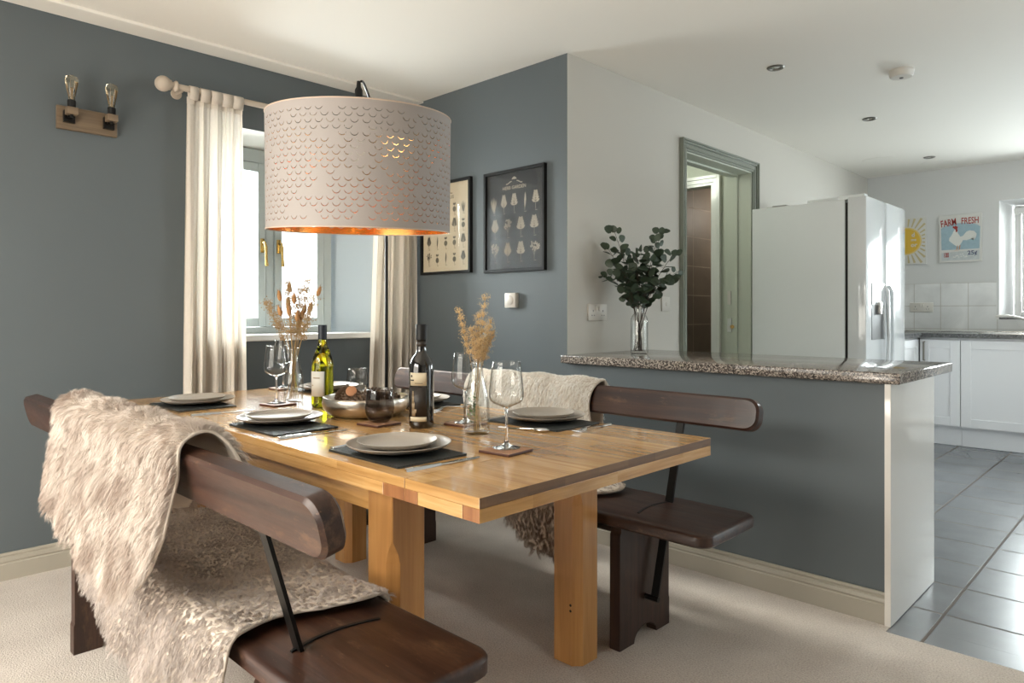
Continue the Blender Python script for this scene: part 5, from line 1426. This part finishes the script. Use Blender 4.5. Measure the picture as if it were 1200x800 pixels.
# eucalyptus
rnd = random.Random(21); ex, ey = 1.475, .343
EU = [(-.155, .54, .02), (-.13, .62, -.02), (-.07, .52, .05), (-.03, .50, -.06), (.02, .53, .04), (.05, .47, -.05), (.09, .58, .0), (.12, .62, .03), (.165, .50, -.02), (.20, .42, .02), (-.10, .43, -.03), (-.16, .40, .04), (.12, .38, -.05), (.0, .42, .07)]
pos = ['reaching far left', 'tallest on the left', 'left of the middle, back', 'left of the middle, front', 'middle, back', 'middle, front', 'right of the middle', 'tallest on the right', 'reaching right', 'lowest at the far right', 'low on the left', 'lowest at the far left', 'low on the right, front', 'low in the middle, back']
for k, (dx, hz, dp_) in enumerate(EU):
    base = Vector((ex, ey, vz+.014)) + right*(-.12*dx + rnd.uniform(-.010, .010)) + fwd*rnd.uniform(-.012, .012)
    neck = Vector((ex, ey, vz+.235)) + right*max(-.014, min(.014, dx*.12)) + fwd*dp_*.1
    tip = Vector((ex, ey, vz+hz)) + right*dx + fwd*dp_*1.4
    P = [p-base for p in bez([base, base.lerp(neck, .5)+right*rnd.uniform(-.03, .03), neck, neck.lerp(tip, .35)+up*.05, tip], 16)]
    t = thing('eucalyptus_branch', 'eucalyptus branch in the vase on the granite bar, ' + pos[k], 'branch', base, group='eucalyptus branches')
    b = BM(); tube(b, P, [.0024-.0014*i/16 for i in range(17)], 6)
    lb = BM()
    def leaf(c, d, s):
        n_ = Vector((rnd.gauss(0, 1), rnd.gauss(0, 1), rnd.gauss(.3, 1))).normalized(); d = d.normalized(); w_ = d.cross(n_).normalized(); n_ = w_.cross(d)
        ringp = []
        for j in range(10):
            a = 2*PI*j/10; ringp.append(c + d*(s*.55*(1-math.cos(a))) + w_*s*.52*math.sin(a)*(1 + .25*math.cos(a)) + n_*(.12*s*math.sin(a)**2))
        mid = lb.verts.new(c + d*s*.5); rv = [lb.verts.new(p) for p in ringp]
        for j in range(10): lb.faces.new((mid, rv[j], rv[(j+1) % 10]))
    for i in range(8, 17):
        for s in (-1, 1):
            if i < 11 and rnd.random() < .5: continue
            d = (P[i]-P[i-1]).normalized(); o_ = (right*s*rnd.uniform(.4, 1)+fwd*rnd.uniform(-.9, .9)+up*rnd.uniform(-.4, .5)).normalized()
            st = P[i] + (d*.5+o_*.7).normalized()*.016
            tube(b, [P[i], st], .0007, 4)
            leaf(st, (o_+d*.3+Vector((0, 0, rnd.uniform(-.5, .1)))), rnd.uniform(.036, .054)*(1 if i < 15 else .8))
    leaf(P[-1], (P[-1]-P[-2]), .036)
    obj('twig', b, M['twig'], t, True); obj('leaves', lb, M['leaf'], t, True)

# ------------------------------------------------------------------ light, sky, camera
def area(name, loc, rot, sx, sy, power, col):
    l = bpy.data.lights.new(name, 'AREA'); l.shape = 'RECTANGLE'; l.size = sx; l.size_y = sy; l.energy = power; l.color = col
    o = bpy.data.objects.new(name, l); C.objects.link(o); o.location = loc; o.rotation_euler = rot; return o
area('daylight_dining_window', (-.85, -.70, 1.75), (0, math.radians(-72), 0), 1.4, 1.5, 165, (.93, .97, 1.0))     # -z of the lamp points to +x
area('daylight_front_door', (1.65, YF-.9, 2.6), (math.radians(48), 0, 0), 2.6, 1.5, 205, (1.0, .93, .86))
area('daylight_front_door_low', (1.65, YF-.4, 1.1), (math.radians(88), 0, 0), 2.2, 1.6, 24, (1.0, .76, .55))
area('added_ceiling_fill', (1.65, YF-.7, .35), (math.radians(118), 0, 0), 2.6, 1.0, 60, (1.0, .86, .76))  # added fill aimed upwards to brighten the dining ceiling; no terrace is built
sl = bpy.data.lights.new('low_hazy_sun', 'SUN'); sl.energy = 6.5; sl.angle = math.radians(8); sl.color = (1.0, .95, .88)
so = bpy.data.objects.new('low_hazy_sun', sl); C.objects.link(so); so.rotation_euler = Vector((1, .12, -.62)).to_track_quat('-Z', 'Y').to_euler()
area('daylight_kitchen_window', (3.0, D+.60, 1.8), (math.radians(-80), 0, 0), 1.5, 1.2, 125, (.92, .97, 1.0))
area('daylight_kitchen_door', (XR+.7, 2.4, 1.9), (0, math.radians(65), 0), 2.1, 2.2, 32, (.94, .98, 1.0))
p = bpy.data.lights.new('added_lobby_fill', 'POINT'); p.energy = 8.5; p.color = (.94, 1.0, .86); p.shadow_soft_size = .12  # added unseen point source to brighten the lobby, without a fitting
o = bpy.data.objects.new('added_lobby_fill', p); C.objects.link(o); o.location = (.5, 1.3, 2.2)
p = bpy.data.lights.new('added_tiled_room_fill', 'POINT'); p.energy = 6; p.color = (1, .92, .8); p.shadow_soft_size = .1  # added out of view to lift the dark tiled room
o = bpy.data.objects.new('added_tiled_room_fill', p); C.objects.link(o); o.location = (.85, 3.2, 2.0)

W = bpy.data.worlds.new('sky'); sc.world = W; W.use_nodes = True
bg = W.node_tree.nodes['Background']; bg.inputs['Color'].default_value = (.90, .96, 1, 1); bg.inputs['Strength'].default_value = 2.3

cam = bpy.data.cameras.new('camera'); co = bpy.data.objects.new('camera', cam); C.objects.link(co)
co.location = (3.5098, -2.6985, 1.1012); co.rotation_euler = (PI/2, 0, .77)
cam.sensor_width = 36; cam.lens = 817.58/1200*36; cam.shift_y = -(400-366.26)/1200; cam.clip_start = .05
sc.camera = co
sc.view_settings.view_transform = 'Standard'; sc.view_settings.look = 'None'; sc.view_settings.gamma = 1; sc.view_settings.use_curve_mapping = False
sc.view_settings.exposure = .6
sc.cycles.max_bounces = 12; sc.cycles.diffuse_bounces = 5; sc.cycles.transmission_bounces = 12; sc.cycles.transparent_max_bounces = 24; sc.cycles.caustics_reflective = False; sc.cycles.caustics_refractive = False
sc.cycles.sample_clamp_indirect = 6
